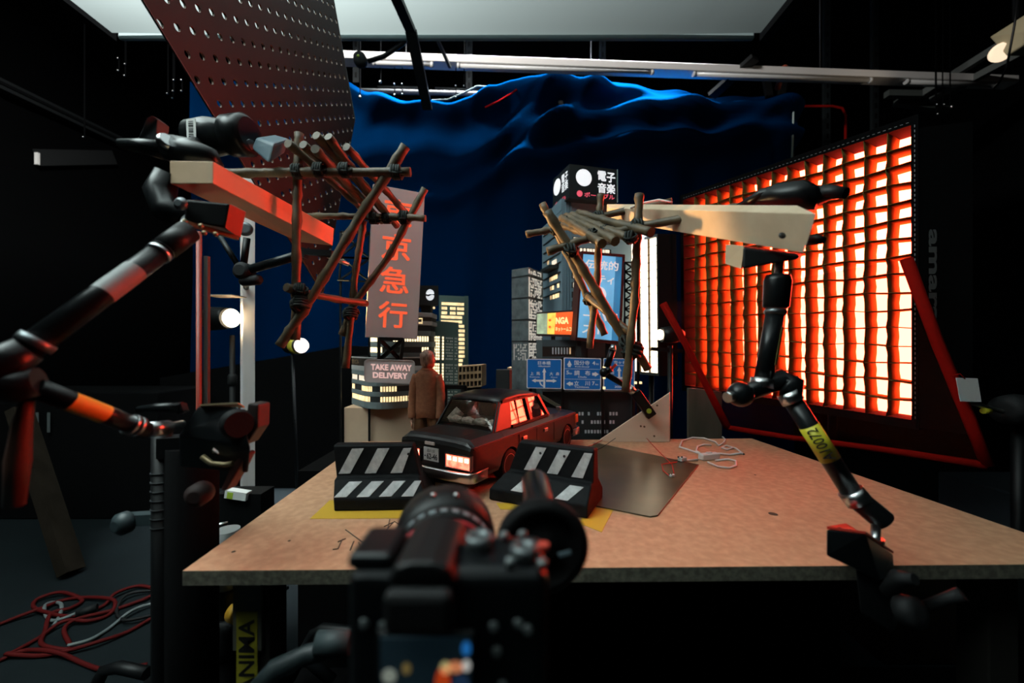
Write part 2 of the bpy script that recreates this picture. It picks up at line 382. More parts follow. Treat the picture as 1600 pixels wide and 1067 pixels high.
mb = MB(); mb.tube([P(1590, 0, 2.3), P(1585, 40, 2.32), P(1573, 105, 2.36), P(1562, 128, 2.4), P(1553, 138, 2.5)], .006, 6); mb.build('cord', BLK, lp)
mb = MB(); mb.bar(P(1590, 30, 2.5), (P(1590, 30, 2.5).x, 2.5, 4.99), .03); mb.build('hanger', BLK, lp)
spot('corner_lamp_beam', P(1558, 84, 2.5), P(1350, 130, 3.0), 3, (1, .8, .6), 80, .8)
# ---- black masking low at left, far
mb = MB(); mb.add([P(250, 590, 3.2), P(545, 540, 3.2), P(660, 545, 3.2), (P(660, 545, 3.2).x, 3.2, 0), (P(250, 590, 3.2).x, 3.2, 0)], [(0, 1, 2, 3, 4)])
mb2 = MB(); mb2.prism([mb.v[i] for i in range(5)], (0, .02, 0)); tag(mb2.build('masking_flag', CLO), 'black masking flag standing low behind the white post', 'flag')
# ---- left wall rail
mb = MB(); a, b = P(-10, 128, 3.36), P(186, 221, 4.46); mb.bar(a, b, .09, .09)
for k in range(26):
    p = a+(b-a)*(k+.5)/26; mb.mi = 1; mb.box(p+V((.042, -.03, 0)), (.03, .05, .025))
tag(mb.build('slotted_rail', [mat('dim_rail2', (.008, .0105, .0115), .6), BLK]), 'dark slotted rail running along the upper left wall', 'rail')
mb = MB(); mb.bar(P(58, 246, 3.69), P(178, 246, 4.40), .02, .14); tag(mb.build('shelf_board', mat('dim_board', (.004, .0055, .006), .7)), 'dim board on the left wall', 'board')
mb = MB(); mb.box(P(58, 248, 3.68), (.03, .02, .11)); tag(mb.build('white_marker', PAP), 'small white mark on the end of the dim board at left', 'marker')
for i, (x, y) in enumerate(((184, 91), (195, 100), (184, 110), (194, 118), (271, 125), (283, 125), (270, 142), (283, 142), (261, 146), (269, 153), (130, 214), (616, 131), (628, 131), (616, 148), (628, 147), (712, 134), (725, 134), (712, 152), (1464, 163), (1475, 163), (1465, 178), (594, 128), (562, 152), (1487, 167))):
    mb = MB(); c = P(x, y, 3.0); mb.ball(c, .007 if i < 21 else .012, 8, 6); mb.mi = 1; mb.bar((c.x, c.y+.01, c.z), (c.x, c.y+.01, 4.99), .006)
    o = mb.build('bolt_head', [mat('bright_bolt', (.5, .52, .52), .3, 1), wm]); tag(o, 'small bright bolt head on the dark ceiling steelwork', 'bolt', 'bolt heads in the dark')
mb = MB()
for i in range(2): mb.mi = 0; mb.box(P(58+18*i, 660, 2.6), (.016, .004, .13))
tag(mb.build('equipment_label', mat('dim_label', (.10, .11, .11), .6)), 'two narrow pale labels on black equipment at the left', 'label')
mb = MB(); mb.box((-3.0, 2.85, .42), (1.3, .45, .84)); tag(mb.build('equipment_case', CLO, bevel=.01), 'black equipment case on the floor at the far left', 'case')
# ================================================================ table and what lies on it
FL, BL, BR, FR = V((-.585, .7045, TZ)), V((-.624, 1.655, TZ)), V((1.034, 1.712, TZ)), V((1.105, .728, TZ))
tb = thing('set_table', ((FL+BR)/2).xy.to_3d(), 'large chipboard table top carrying the model car and barriers', 'table')
mb = MB(); mb.prism([p-V((0, 0, .026)) for p in (FL, FR, BR, BL)], (0, 0, .026))
top_ = mb.build('tabletop', [CHIP, CHIPE], tb)
for p in top_.data.polygons:
    if abs(p.normal.z) < .5: p.material_index = 1
q = q_top = Q(BL, BR, FR, FL)
for x, y, r in ((1208, 803, .010), (365, 862, .004), (1180, 742, .003), (452, 845, .003)):
    mb = MB(); c = T(x, y); mb.lathe([(r, .0003), (r*.9, .0006)], c, (0, 0, 1), 14); mb.build('knot', mat('knot', (.05, .035, .02), .9), tb)
def pencil(pts): mbp.tube([T(x, y)+V((0, 0, .0006)) for x, y in pts], .0011, 5)
mbp = MB()
for st in ([(609, 812), (604, 833), (598, 834), (616, 815), (627, 822)], [(600, 823), (615, 816)], [(535, 843), (528, 858), (520, 859)], [(528, 847), (540, 842)],
           [(553, 846), (547, 860)], [(575, 846), (570, 857), (577, 859), (580, 849), (574, 846)], [(560, 848), (565, 860)], [(601, 842), (594, 848), (593, 856), (599, 856)], [(540, 828), (570, 850), (600, 868)]):
    pencil(st)
mbp.build('pencil_writing', mat('pencil', (.06, .04, .03), .8), tb)
for x, y in ((-.50, .80), (-.53, 1.57), (.95, 1.6), (.98, .82)):
    mb = MB(); mb.box((x, y, .362), (.06, .06, .724)); mb.build('leg', mat('dark_leg', (.02, .018, .014), .8), tb, bevel=.003)
mb = MB(); mb.box((-.508, .764, .64), (.055, .006, .15)); 
mb.build('leg_sticker', mat('grey_sticker', (.10, .10, .08), .6), tb)
qa = Q((-.528, .762, .64), (-.488, .762, .64), (-.488, .762, .47), (-.528, .762, .47))
mb = MB(); qa.slab(mb, 0, 0, 1, 1, 0, .002); tp = mb.build('leg_tape', mat('dull_yellow', (.34, .30, .02), .6), tb)
qt = Q(qa.c[3], qa.c[0], qa.c[1], qa.c[2])
mb = MB(); qt.text(mb, 'ANIMA', .08, .12, .92, .88, .003); mb.build('tape_lettering', INK, tp)
mb = MB(); mb.box((.2, 1.55, .356), (1.9, .32, .71)); tag(mb.build('plinth', CLO), 'black cloth-covered plinth under the chipboard table', 'plinth')
mb = MB(); mb.prism([(-.82, 1.12, 0), (1.9, 1.12, 0), (1.9, 1.38, 0), (-.74, 1.38, 0)], (0, 0, .03)); tag(mb.build('floor_board', CLO), 'black board lying on the floor under the table', 'board')
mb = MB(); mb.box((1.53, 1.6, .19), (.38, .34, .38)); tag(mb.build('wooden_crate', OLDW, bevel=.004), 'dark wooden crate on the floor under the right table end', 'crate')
mb = MB(); mb.box((2.23, 1.12, .29), (.6, 1.36, .58)); tag(mb.build('flight_case', mat('slate_case', (.035, .048, .058), .6), bevel=.008), 'slate grey case behind the right end of the table', 'case')
mb = MB(); mb.box((.0, 2.24, .61), (1.5, 1.0, .06)); mb.box((-.7, 2.24, .29), (.06, .9, .58)); mb.box((.7, 2.24, .29), (.06, .9, .58))
tag(mb.build('rear_platform', CLO), 'black platform behind the table carrying the model city', 'platform')
PZ = .64
# ---- yellow tape
def tape(pts, label):
    mb = MB(); mb.prism([T(*p)+V((0, 0, .0004)) for p in pts], (0, 0, .0006)); tag(mb.build('tape_strip', YEL), label, 'tape', 'yellow tape on the table')
tape([(515, 782), (655, 783), (662, 810), (484, 811)], 'yellow tape strip under the left striped barrier')
tape([(920, 792), (958, 797), (940, 832), (905, 818)], 'yellow tape strip under the right end of the right striped barrier')
tape([(775, 786), (830, 788), (812, 797), (782, 796)], 'yellow tape scrap under the left end of the right striped barrier')
tape([(655, 752), (725, 757), (706, 776), (665, 770)], 'yellow tape patch behind the left striped barrier')
# ---- striped barriers
BG = mat('barrier_black', (.005, .0055, .0065), .65, spec=.12, noise=(40, (.009, .0095, .0105)), bump=(90, .4))
STR = mat('barrier_white', (.42, .42, .43), .7, noise=(60, (.60, .60, .60)), bump=(150, .5))
def barrier(o, ax, L, ext0, ext1, label, nup, nlo, holes):
    o = V((o[0], o[1], TZ)); ax = V((ax[0], ax[1], 0)).normalized(); bk = V((-ax.y, ax.x, 0))
    t = thing('striped_barrier', o, label, 'barrier', 'striped barriers')
    prof = [(0, .0012), (0, .030), (.032, .066), (.050, .069), (.058, .142), (.062, .147), (.088, .147), (.092, .142), (.10, .069), (.145, .030), (.145, .0012)]
    pt = lambda u, v, z: o+ax*u+bk*v+V((0, 0, z))
    def ends(z): k = max(0, min(1, (.10-z)/.07)); return -ext0*k, L+ext1*k
    n = len(prof); rows = []
    for e in (0, 1):
        rows.append([pt(ends(z)[e], v, z) for v, z in prof])
    mb = MB(); mb.add(rows[0]+rows[1], [list(range(n)), list(range(n, 2*n))]+[(i, (i+1)%n, (i+1)%n+n, i+n) for i in range(n)])
    mb.build('body', BG, t, bevel=.004, seg=2)
    def stripes(z0, v0, z1, v1, cnt, lean, wd, a, b):
        q = Q(pt(a, v1, z1), pt(b, v1, z1), pt(b, v0, z0), pt(a, v0, z0))
        for i in range(cnt):
            s = (i+.45)/cnt
            jit = random.uniform(-.006, .006)
            pl = [(s+lean/2+jit, .06), (s+lean/2+wd, .05), (s-lean/2+wd+jit, .95), (s-lean/2, .96)]
            pl = [(min(1, max(0, x)), y) for x, y in pl]
            m_ = MB(); q.poly(m_, pl, -.001, .0016); st = m_.build('stripe', STR, t)
            if (i, cnt) in holes: m2 = MB(); q.disc(m2, s+lean/2+.07, .27, .0035, .001, .0022, 10); m2.build('hole', INK, st)
    stripes(.073, .0505, .141, .0578, nup, .16, .15, .004, L-.004)
    stripes(.032, .0018, .064, .0302, nlo, .13, .14, -ext0*.6, L+ext1*.6)
    return t
a = T(521, 800); b = T(648, 798)
barrier((a.x-.025, a.y), (b-a).xy, .202, -.025, .045, 'black barrier with white stripes on yellow tape, left of the lens', 3, 4, {(2, 3)})
a = T(796, 787.5); b = T(918, 812)
barrier((a.x, a.y), (b-a).xy, (b-a).length, .06, 0, 'black and white striped barrier standing right of the car, orange-lit end', 3, 2, {(0, 3), (1, 3)})
# ---- brown glossy plate
pl = [T(928, 692), T(1092, 727), T(1028, 807), T(1016, 809), T(880, 782)]
mb = MB(); mb.prism([p+V((0, 0, .0005)) for p in pl], (0, 0, .003))
tag(mb.build('brown_plate', mat('brown_acrylic', (.040, .030, .016), .30, noise=(5, (.11, .085, .045)), spec=.45), bevel=.001), 'thin glossy brown sheet lying on the table right of the barrier', 'plate')
# ---- wooden wedge
w0 = T(935, 688); w1 = T(1046, 690.5); wt = P(1046, 613, w1.y)
w0.y = w1.y = 1.652; w0 = V((.362, 1.652, TZ)); w1 = V((.655, 1.648, TZ)); wt = V((.655, 1.648, TZ+.205))
wd = thing('wooden_wedge', w0, 'upright pine wedge board with a slanting top at the table back', 'wedge')
mb = MB(); mb.prism([w0, w1, wt, w0+V((0, 0, .006))], (.012, .026, 0)); mb.build('board', mat('wedge_pine', (.78, .58, .44), .7, noise=(12, (.85, .66, .52)), stretch=(.1, 1, 1), bump=(60, .1)), wd, bevel=.002)
qw = Q(V((.362, 1.65, .955)), V((.655, 1.648, .955)), w1, V((.362, 1.652, .75)))
for s, t in ((.59, .68), (.64, .69), (.82, .26), (.78, .88), (.72, .3)): mb = MB(); qw.disc(mb, s, t, .004, 0, .003, 10); mb.build('knot', mat('knot_brown', (.20, .10, .05), .8), wd)
# ---- wires, connectors and the white cord switch
mb = MB(); mb.tube([T(905, 702)+V((0, 0, .003)), T(925, 697)+V((0, 0, .004)), T(955, 684)+V((0, 0, .01)), T(990, 683)+V((0, 0, .02)), T(1010, 690)+V((0, 0, .015)), T(1025, 703)+V((0, 0, .006)), T(1040, 718)+V((0, 0, .005)), T(1050, 728)+V((0, 0, .005)), T(1053, 743)+V((0, 0, .007))], .0016, 6)
mb.tube([T(1046, 747)+V((0, 0, .007)), T(1036, 738)+V((0, 0, .006)), T(1034, 728)+V((0, 0, .006)), T(1058, 726)+V((0, 0, .009))], .0016, 6)
tag(mb.build('red_wire', mat('red_wire', (.55, .03, .02), .5)), 'thin red wire looping across the brown sheet from the car', 'wire')
mb = MB(); mb.tube([T(905, 718)+V((0, 0, .004)), T(940, 702)+V((0, 0, .006)), T(962, 690)+V((0, 0, .015)), T(985, 684)+V((0, 0, .015)), T(996, 672)+V((0, 0, .004))], .0014, 6)
tag(mb.build('black_wire', BLK), 'thin dark wire crossing the corner of the brown sheet', 'wire')
mb = MB()
for x, y, r in ((966, 679, .007), (970, 677, .006), (977, 686, .008), (982, 685, .006), (987, 682, .006)): mb.ball(T(x, y)+V((0, -.002, r+.001)), (r*1.2, r, r), 10, 8)
mb.bar(T(990, 686)+V((0, 0, .006)), T(993, 680)+V((0, 0, .028)), .003)
tag(mb.build('wire_splice', mat('dark_green', (.005, .035, .022), .5)), 'dark green taped splice in front of the wooden wedge', 'splice')
def conn(px, py, w, name, label):
    c = T(px, py)+V((0, 0, .004)); o = thing(name, c, label, 'connector')
    R = M.Rotation(.5, 3, 'Z')
    mb = MB(); mb.box(c+V((0, 0, w*.25)), (w, w*.6, w*.45), R); mb.build('body', WHT, o, bevel=.002)
    for s in (-1, 1):
        mb = MB(); mb.cyl(c+V((s*w*.22-w*.35, -w*.2, w*.48)), c+V((s*w*.22-w*.35, -w*.2, w*.62)), w*.1, seg=8); mb.build('screw', INK, o)
    return o
conn(1066, 722, .028, 'terminal_block', 'white terminal block at the corner of the brown sheet')
conn(1050, 747, .017, 'small_connector', 'small white connector lying on the brown sheet')
sw = thing('cord_switch', T(1108, 716), 'white inline cord switch on the table', 'switch')
c = T(1108, 718)+V((0, 0, .012)); R = M.Rotation(.28, 3, 'Z')
mb = MB(); mb.box(c, (.075, .026, .022), R); mb.build('body', WHT, sw, bevel=.005, seg=3)
mb = MB(); mb.box(c+V((0, 0, .012)), (.02, .012, .006), R); mb.build('rocker', WHT, sw, bevel=.002)
cz = V((0, 0, .004))
mb = MB(); 
for pts in ([(1090, 720), (1075, 721), (1070, 722)], [(1098, 712), (1078, 705), (1062, 700), (1066, 690), (1082, 685), (1100, 686), (1118, 692), (1123, 698), (1131, 693), (1133, 688), (1129, 684)],
            [(1122, 710), (1140, 712), (1160, 709), (1162, 711), (1150, 702), (1135, 698), (1128, 701), (1136, 704), (1145, 701)], [(1106, 724), (1122, 731), (1140, 733), (1150, 729), (1150, 722), (1138, 719), (1118, 721)], [(1095, 711), (1088, 706), (1090, 699), (1100, 696), (1112, 697)]):
    mb.tube([T(*p)+cz for p in pts], .0035, 8)
tag(mb.build('flex_cable', WHT), 'white flex coiled around the inline switch at the table back', 'cable')
# ---- magic arm with clamp on the wedge
ma = thing('small_magic_arm', V((.60, 1.63, .90)), 'small black articulated arm clamped on the wooden wedge', 'arm')
A0 = P(1012, 640, 1.625)
mb = MB(); mb.bar(P(1018, 650, 1.61), P(992, 612, 1.60), .040, .03, up=(0, 1, 0)); mb.build('clamp', ANO, ma, bevel=.004)
mb = MB(); mb.lathe([(.010, 0), (.010, .003)], P(1014, 642, 1.588), (0, -1, 0), 16); mb.build('round_sticker', GRN, ma)
mb = MB(); mb.cyl(P(990, 613, 1.60), P(982, 605, 1.60), .016); mb.build('collar', STEEL, ma)
mb = MB(); mb.cyl(P(983, 606, 1.60), P(946, 584, 1.58), .012); mb.build('lower_rod', ANO, ma)
mb = MB(); mb.ball(P(944, 582, 1.58), .019); mb.cyl(P(944, 582, 1.58), P(956, 576, 1.56), .012); mb.build('elbow', ANO, ma)
mb = MB(); mb.bar(P(955, 577, 1.55), P(963, 569, 1.54), .010); mb.build('lever', mat('red_paint', (.35, .02, .01), .4), ma)
mb = MB(); mb.cyl(P(948, 574, 1.58), P(958, 545, 1.58), .013); mb.build('upper_rod', ANO, ma)
mb = MB(); mb.cyl(P(957, 547, 1.58), P(959, 539, 1.58), .016, .008); mb.build('tip', STEEL, ma)
# ================================================================ model car
HD = math.radians(32); FW = V((math.sin(HD), math.cos(HD), 0)); RT = V((math.cos(HD), -math.sin(HD), 0))
C0 = V((-.216, 1.095, TZ))
def K(x, y, z): return C0+RT*x+FW*y+V((0, 0, z))
car = thing('model_car', K(0, .34, 0), 'black model sedan car with glowing rear lights on the table', 'model car')
PAINT = mat('car_black', (.004, .0035, .0035), .38, .0, spec=.5)
CHROME = mat('car_chrome', (.50, .47, .46), .28, 1)
CLR = .068; AY = (.19, .61-.0)             # axle positions
AX = [.19, .605]; LEN = .70
def zb(y):
    z = .042
    for a in AX:
        if abs(y-a) < .054: z = max(z, .042+math.sqrt(.054**2-(y-a)**2))
    return z
def ztop(y):
    if y < .02: return .128+.022*math.sqrt(y/.02)
    if y < .16: return .150
    if y < .47: return .151
    if y < .67: return .151-.012*(y-.47)/.2
    return .139-.012*((y-.67)/.03)**2
ys = sorted(set([0, .004, .01, .02, .05, .08, .10, .12, .135]+[a+.054*math.cos(k*math.pi/14) for a in AX for k in range(15)]+[a+s*.0545 for a in AX for s in (-1, 1)]+[.26, .3, .35, .4, .45, .48, .52, .54, .66, .67, .68, .69, .70]))
rows = []
for y in ys:
    e = min(y, LEN-y); tp_ = .004*max(0, 1-e/.02)**2
    hw = .130-tp_; zt = ztop(y); b_ = zb(y); m1 = max(b_, .085); sh = min(.132, zt-.004)
    half = [(hw-.006 if b_ < .045 else hw-.002, b_), (hw, max(b_, .055) if b_ < .055 else b_+.001), (hw+.001, max(m1, b_+.002)), (hw, max(sh, b_+.004)), (hw-.020, zt-.001), (hw*.55, zt+.002), (0, zt+.003)]
    rows.append([K(x, y, z) for x, z in half]+[K(-x, y, z) for x, z in half[-2::-1]])
mb = MB(); mb.grid(rows, False); n = len(rows[0])
mb.add(rows[0], [list(range(n))]); mb.add(rows[-1], [list(range(n))])
bot = [[r[0], r[-1]] for r in rows]; mb.grid(bot, False)
mb.build('body', PAINT, car, bevel=.003, seg=2)
# greenhouse
LB, LT = .114, .097; ZB, ZR = .148, .240
yR0, yR1, yF1, yF0 = .130, .192, .412, .478           # rear glass base/top, windscreen top/base
mb = MB()
rr = []
for y, z in ((yR1-.012, ZR-.013), (yR1+.004, ZR-.002), (yR1+.03, ZR+.003), (.30, ZR+.006), (yF1-.03, ZR+.002), (yF1-.004, ZR-.003), (yF1+.010, ZR-.014)):
    rr.append([K(x*LT, y, z-(.010 if abs(x) == 1 else 0)-(.003 if abs(x) > .85 else 0)) for x in (-1.0, -.93, -.6, 0, .6, .93, 1.0)])
mb.grid(rr); mb.build('roof', PAINT, car, solid=.006)
def pil(name, a, b, w, d=.008):
    mb = MB(); mb.bar(a, b, d, w, up=FW); mb.build(name, PAINT, car, bevel=.001)
for s in (-1, 1):
    # C pillar: broad panel
    mb = MB(); o_ = [K(s*LB, yR0+.004, ZB), K(s*LB, .225, ZB), K(s*LT, .240, ZR-.012), K(s*LT, yR1-.006, ZR-.012)]
    mb.prism(o_, RT*(-s*.008)); mb.build('c_pillar', PAINT, car, bevel=.002)
    pil('b_pillar', K(s*LB, .345, ZB), K(s*LT, .335, ZR-.012), .018)
    pil('a_pillar', K(s*LB, yF0-.006, ZB), K(s*LT, yF1+.006, ZR-.012), .014)
    mb = MB(); mb.bar(K(s*(LB-.006), .275, ZB), K(s*(LT-.003), .272, ZR-.013), .006, .006, up=FW); mb.build('quarter_bar', BLK, car)
    mb = MB(); mb.bar(K(s*LB, .225, ZB+.003), K(s*LB, yF0-.01, ZB+.003), .008, .008); mb.build('window_sill', PAINT, car)
    mb = MB(); mb.bar(K(s*LT, yR1, ZR-.011), K(s*LT, yF1, ZR-.011), .008, .008); mb.build('drip_rail', PAINT, car)
GLS = see_through('car_glass', (.85, .85, .85), .34, 1, .03, (.75, .72, .68))
RGL = see_through('car_rear_glass', (.6, .6, .6), .09, 1, .05, (.97, .95, .92))
for s in (-1, 1):
    for a0, a1, b0, b1, nm in ((.226, .336, .240, .328, 'rear_side_window'), (.356, yF0-.014, .344, yF1, 'front_side_window')):
        mb = MB(); i = s*.003; mb.prism([K(s*LB-i, a0, ZB), K(s*LB-i, a1, ZB), K(s*LT-i, b1, ZR-.012), K(s*LT-i, b0, ZR-.012)], RT*(-s*.001)); mb.build(nm, GLS, car)
qr = Q(K(-LT+.008, yR1-.010, ZR-.012), K(LT-.008, yR1-.010, ZR-.012), K(LB-.010, yR0, ZB+.002), K(-LB+.010, yR0, ZB+.002))
mb = MB(); qr.slab(mb, 0, 0, 1, 1, 0, .0008); rg = mb.build('rear_window', RGL, car)
mb = MB()
for k in range(15): qr.slab(mb, .03, .07+k*.055, .97, .076+k*.055, .0008, .0013)
mb.build('heating_wires', mat('heater_wire', (.16, .11, .06), .5), rg)
mb = MB()
for s0, t0, s1, t1 in ((-.02, -.03, 1.02, .0), (-.02, 1, 1.02, 1.03), (-.03, -.03, .0, 1.03), (1, -.03, 1.03, 1.03)): qr.slab(mb, s0, t0, s1, t1, -.002, .0025)
mb.build('rear_window_seal', BLK, car)
qf = Q(K(LT, yF1+.008, ZR-.012), K(-LT, yF1+.008, ZR-.012), K(-LB, yF0, ZB+.002), K(LB, yF0, ZB+.002))
mb = MB(); qf.slab(mb, 0, 0, 1, 1, 0, .0008); mb.build('windscreen', RGL, car)
# inside: parcel shelf with crumpled newspaper, seats
PAPR = mat('newspaper', (.80, .74, .68), .8, noise=(60, (.28, .25, .23)), bump=(40, .6))
mb = MB(); mb.box(K(0, .30, .1515), (.20, .34, .004), M.Rotation(-HD, 3, 'Z')); mb.build('interior_floor', BLK, car)
mb = MB()
for i, (x, w_) in enumerate(((-.062, .05), (-.012, .046), (.038, .05), (.078, .026))):
    mb.tube([K(x-w_/2, .168+.004*i, .163), K(x, .172, .166), K(x+w_/2, .168, .162)], [.010, .0125, .010], 9)
mb.tube([K(-.095, .165, .165), K(-.075, .190, .185), K(-.060, .2, .172)], [.004, .016, .006], 8)
mb.build('rolled_newspaper', PAPR, car)
for x in (-.05, .05):
    mb = MB(); mb.box(K(x, .33, .18), (.075, .02, .055), M.Rotation(-HD, 3, 'Z')); mb.build('seat', mat('seat_brown', (.05, .025, .015), .8), car, bevel=.006)
# lights, plate, bumper
TAIL = glow('tail_light', (1, .12, .07), 4.0, (60, .5)); TW = glow('tail_white', (1, .62, .42), 3.0)
for s in (-1, 1):
    qq = Q(K(s*.089-.040, -.004, .110), K(s*.089+.040, -.004, .110), K(s*.089+.040, -.004, .077), K(s*.089-.040, -.004, .077))
    mb = MB(); qq.slab(mb, 0, 0, 1, 1, -.012, 0); tl = mb.build('tail_light', TAIL, car, bevel=.002)
    mb = MB()
    for k in range(4): qq.slab(mb, .05+k*.245, .12, .215+k*.245, .45, 0, .0012)
    mb.build('lens_cell', TW, tl)
    mb = MB()
    for a_ in ((-.04, -.08, 1.04, 0), (-.04, 1, 1.04, 1.08), (-.04, 0, 0, 1), (1, 0, 1.04, 1)): qq.slab(mb, *a_, -.01, .002)
    mb.build('lens_surround', CHROME, tl)
qp = Q(K(-.034, -.003, .118), K(.020, -.003, .118), K(.020, -.003, .082), K(-.034, -.003, .082))
mb = MB(); qp.slab(mb, 0, 0, 1, 1, -.002, .001); lp_ = mb.build('licence_plate', mat('plate_white', (.50, .46, .44), .6), car)
mb = MB(); qp.text(mb, '62-46', .22, .42, .95, .88, .0016, .03); qp.text(mb, '・', .06, .6, .16, .72, .0016); qp.text(mb, '品川 57', .25, .1, .8, .34, .0016); mb.build('plate_number', INK, lp_)
mb = MB(); mb.box(K(-.012, -.003, .130), (.034, .004, .008), M.Rotation(-HD, 3, 'Z')); mb.build('badge', mat('badge', (.5, .4, .36), .5), car)
def bump(y, s, name):
    mb = MB(); pts = [(-.140, y+s*.07), (-.139, y+s*.01), (-.130, y), (-.08, y-s*.006), (0, y-s*.008), (.08, y-s*.006), (.130, y), (.139, y+s*.01), (.140, y+s*.07)]
    for sec in ([(0, .066), (0, .044)],):
        outer = [[K(x, yy-s*.012, z) for x, yy in pts] for z in (.070, .066, .048, .044)]
        for k, z in ((0, 0), (3, 0)): outer[k] = [p+FW*s*.004 for p in outer[k]]
        mb.grid(outer)
    mb.build(name, CHROME, car, solid=.004)
bump(0, 1, 'rear_bumper'); bump(LEN, -1, 'front_bumper')
mb = MB(); mb.box(K(0, .02, .038), (.22, .03, .03), M.Rotation(-HD, 3, 'Z')); mb.build('underbody', BLK, car)
# wheels
for y in AX:
    for s in (-1, 1):
        c = K(s*.112, y, .046); ax_ = RT*s
        mb = MB(); mb.lathe([(.030, -.020), (.042, -.020), (.0455, -.012), (.0455, .010), (.042, .017), (.030, .017)], c, ax_, 32); wh = mb.build('wheel', RUB, car)
        mb = MB(); mb.lathe([(.001, .006), (.009, .008), (.012, .004), (.021, .002), (.024, .012), (.030, .0175), (.0315, .0165), (.030, .010), (.030, -.01)], c, ax_, 32); mb.build('rim', mat('rim_silver', (.42, .38, .37), .35, .35), wh)
        mb = MB(); mb.lathe([(.001, .013), (.008, .012), (.010, .007)], c, ax_, 14); mb.build('hub_cap', mat('hub', (.4, .2, .12), .4, .6), wh)
for s in (-1, 1):
    mb = MB(); mb.bar(K(s*.131, .01, .128), K(s*.131, .69, .124), .003, .004); mb.build('side_trim', CHROME if s < 0 else PAINT, car)
    for y in (.26, .405):
        mb = MB(); mb.bar(K(s*.132, y, .108), K(s*.132, y+.026, .108), .006, .012); mb.build('door_handle', CHROME, car, bevel=.0015)
    for y in (.24, .355, .485):
        mb = MB(); mb.bar(K(s*.1312, y, .06), K(s*.1312, y, .13), .0015, .0015); mb.build('door_gap', INK, car)
    mb = MB(); mb.box(K(s*.122, .691, .105), (.024, .03, .034), M.Rotation(-HD, 3, 'Z')); mb.build('corner_lamp', mat('amber', (.6, .2, .05), .3), car, bevel=.003)
    mb = MB(); mb.box(K(s*.118, .55, .163), (.018, .008, .014), M.Rotation(-HD, 3, 'Z')); mb.bar(K(s*.118, .55, .146), K(s*.118, .55, .16), .003); mb.build('wing_mirror', CHROME, car, bevel=.002)
mb = MB(); mb.box(K(0, .70, .105), (.2, .006, .03), M.Rotation(-HD, 3, 'Z')); mb.build('grille', BLK, car)
# ================================================================ figurine
fx, fy = -.300, 1.40
fg = thing('figurine', (fx, fy, TZ), 'small figurine of a person in a brown jacket looking away to the right', 'person')
Hh = .382
def skinned(name, verts, edges, m, parent, sub=2, root=0):
    me = bpy.data.meshes.new(name); off = parent.location if parent.parent is None else parent.parent.location+parent.location
    me.from_pydata([V(v[:3])-off for v in verts], edges, []); me.materials.append(m)
    o = bpy.data.objects.new(name, me); COL.objects.link(o); o.parent = parent
    o.modifiers.new('skin', 'SKIN'); 
    if not me.skin_vertices: me.attributes.new  # made by the modifier below
    if len(me.skin_vertices) == 0:
        bpy.context.view_layer.objects.active = o
        bpy.ops.mesh.customdata_skin_add()
    for i, v in enumerate(verts):
        r = v[3]; me.skin_vertices[0].data[i].radius = (r if hasattr(r, '__len__') else (r, r)); me.skin_vertices[0].data[i].use_root = (i == root)
    for mo in o.modifiers: mo.use_smooth_shade = True
    q = o.modifiers.new('u', 'SUBSURF'); q.levels = q.render_levels = sub
    return o
def B(x, y, z, r): return (fx+x*Hh, fy+y*Hh, TZ+z*Hh, (r[0]*Hh, r[1]*Hh) if hasattr(r, '__len__') else r*Hh)
SKIN = mat('figure_skin', (.42, .21, .14), .55)
JK = mat('jacket_brown', (.24, .085, .040), .85, noise=(90, (.30, .11, .052)), bump=(150, .5))
TR = mat('trousers_olive', (.15, .075, .035), .9, noise=(90, (.18, .09, .045)), bump=(150, .4))
# one continuous body
bv = [B(0, 0, .50, .055), B(0, .005, .60, .055), B(0, .005, .72, .06), B(0, 0, .80, .045), B(.003, -.003, .845, .030), B(.012, -.008, .90, (.04, .048)), B(.014, -.010, .95, (.042, .05)),
      B(-.085, 0, .775, .032), B(-.122, .01, .64, .028), B(-.128, -.02, .50, .022), B(-.127, -.04, .375, .018),
      B(.085, 0, .775, .032), B(.122, -.01, .64, .028), B(.128, -.04, .50, .022), B(.127, -.055, .375, .018),
      B(-.055, 0, .46, .05), B(-.068, .005, .27, .040), B(-.075, .01, .06, .030), B(-.082, -.055, .025, .022),
      B(.055, 0, .46, .05), B(.068, -.005, .27, .040), B(.072, .01, .06, .030), B(.085, -.055, .025, .022)]
be = [(0,1),(1,2),(2,3),(3,4),(4,5),(5,6),(3,7),(7,8),(8,9),(9,10),(3,11),(11,12),(12,13),(13,14),(0,15),(15,16),(16,17),(17,18),(0,19),(19,20),(20,21),(21,22)]
skinned('body', bv, be, SKIN, fg)
mb = MB(); rows = []
for z, rx, ry in ((.385, .128, .088), (.392, .140, .098), (.45, .140, .098), (.52, .132, .092), (.60, .128, .088), (.68, .138, .088), (.74, .146, .086), (.785, .136, .078), (.815, .098, .066), (.838, .055, .046), (.842, .040, .036)):
    rx *= .80; ry *= .85; rows.append([(fx+Hh*(rx*math.cos(k/24*math.tau)*(1+.02*math.sin(z*60+k))), fy+Hh*(ry*math.sin(k/24*math.tau)), TZ+z*Hh+(.004*math.sin(k*.8) if z < .4 else 0)) for k in range(25)])
mb.grid(rows)
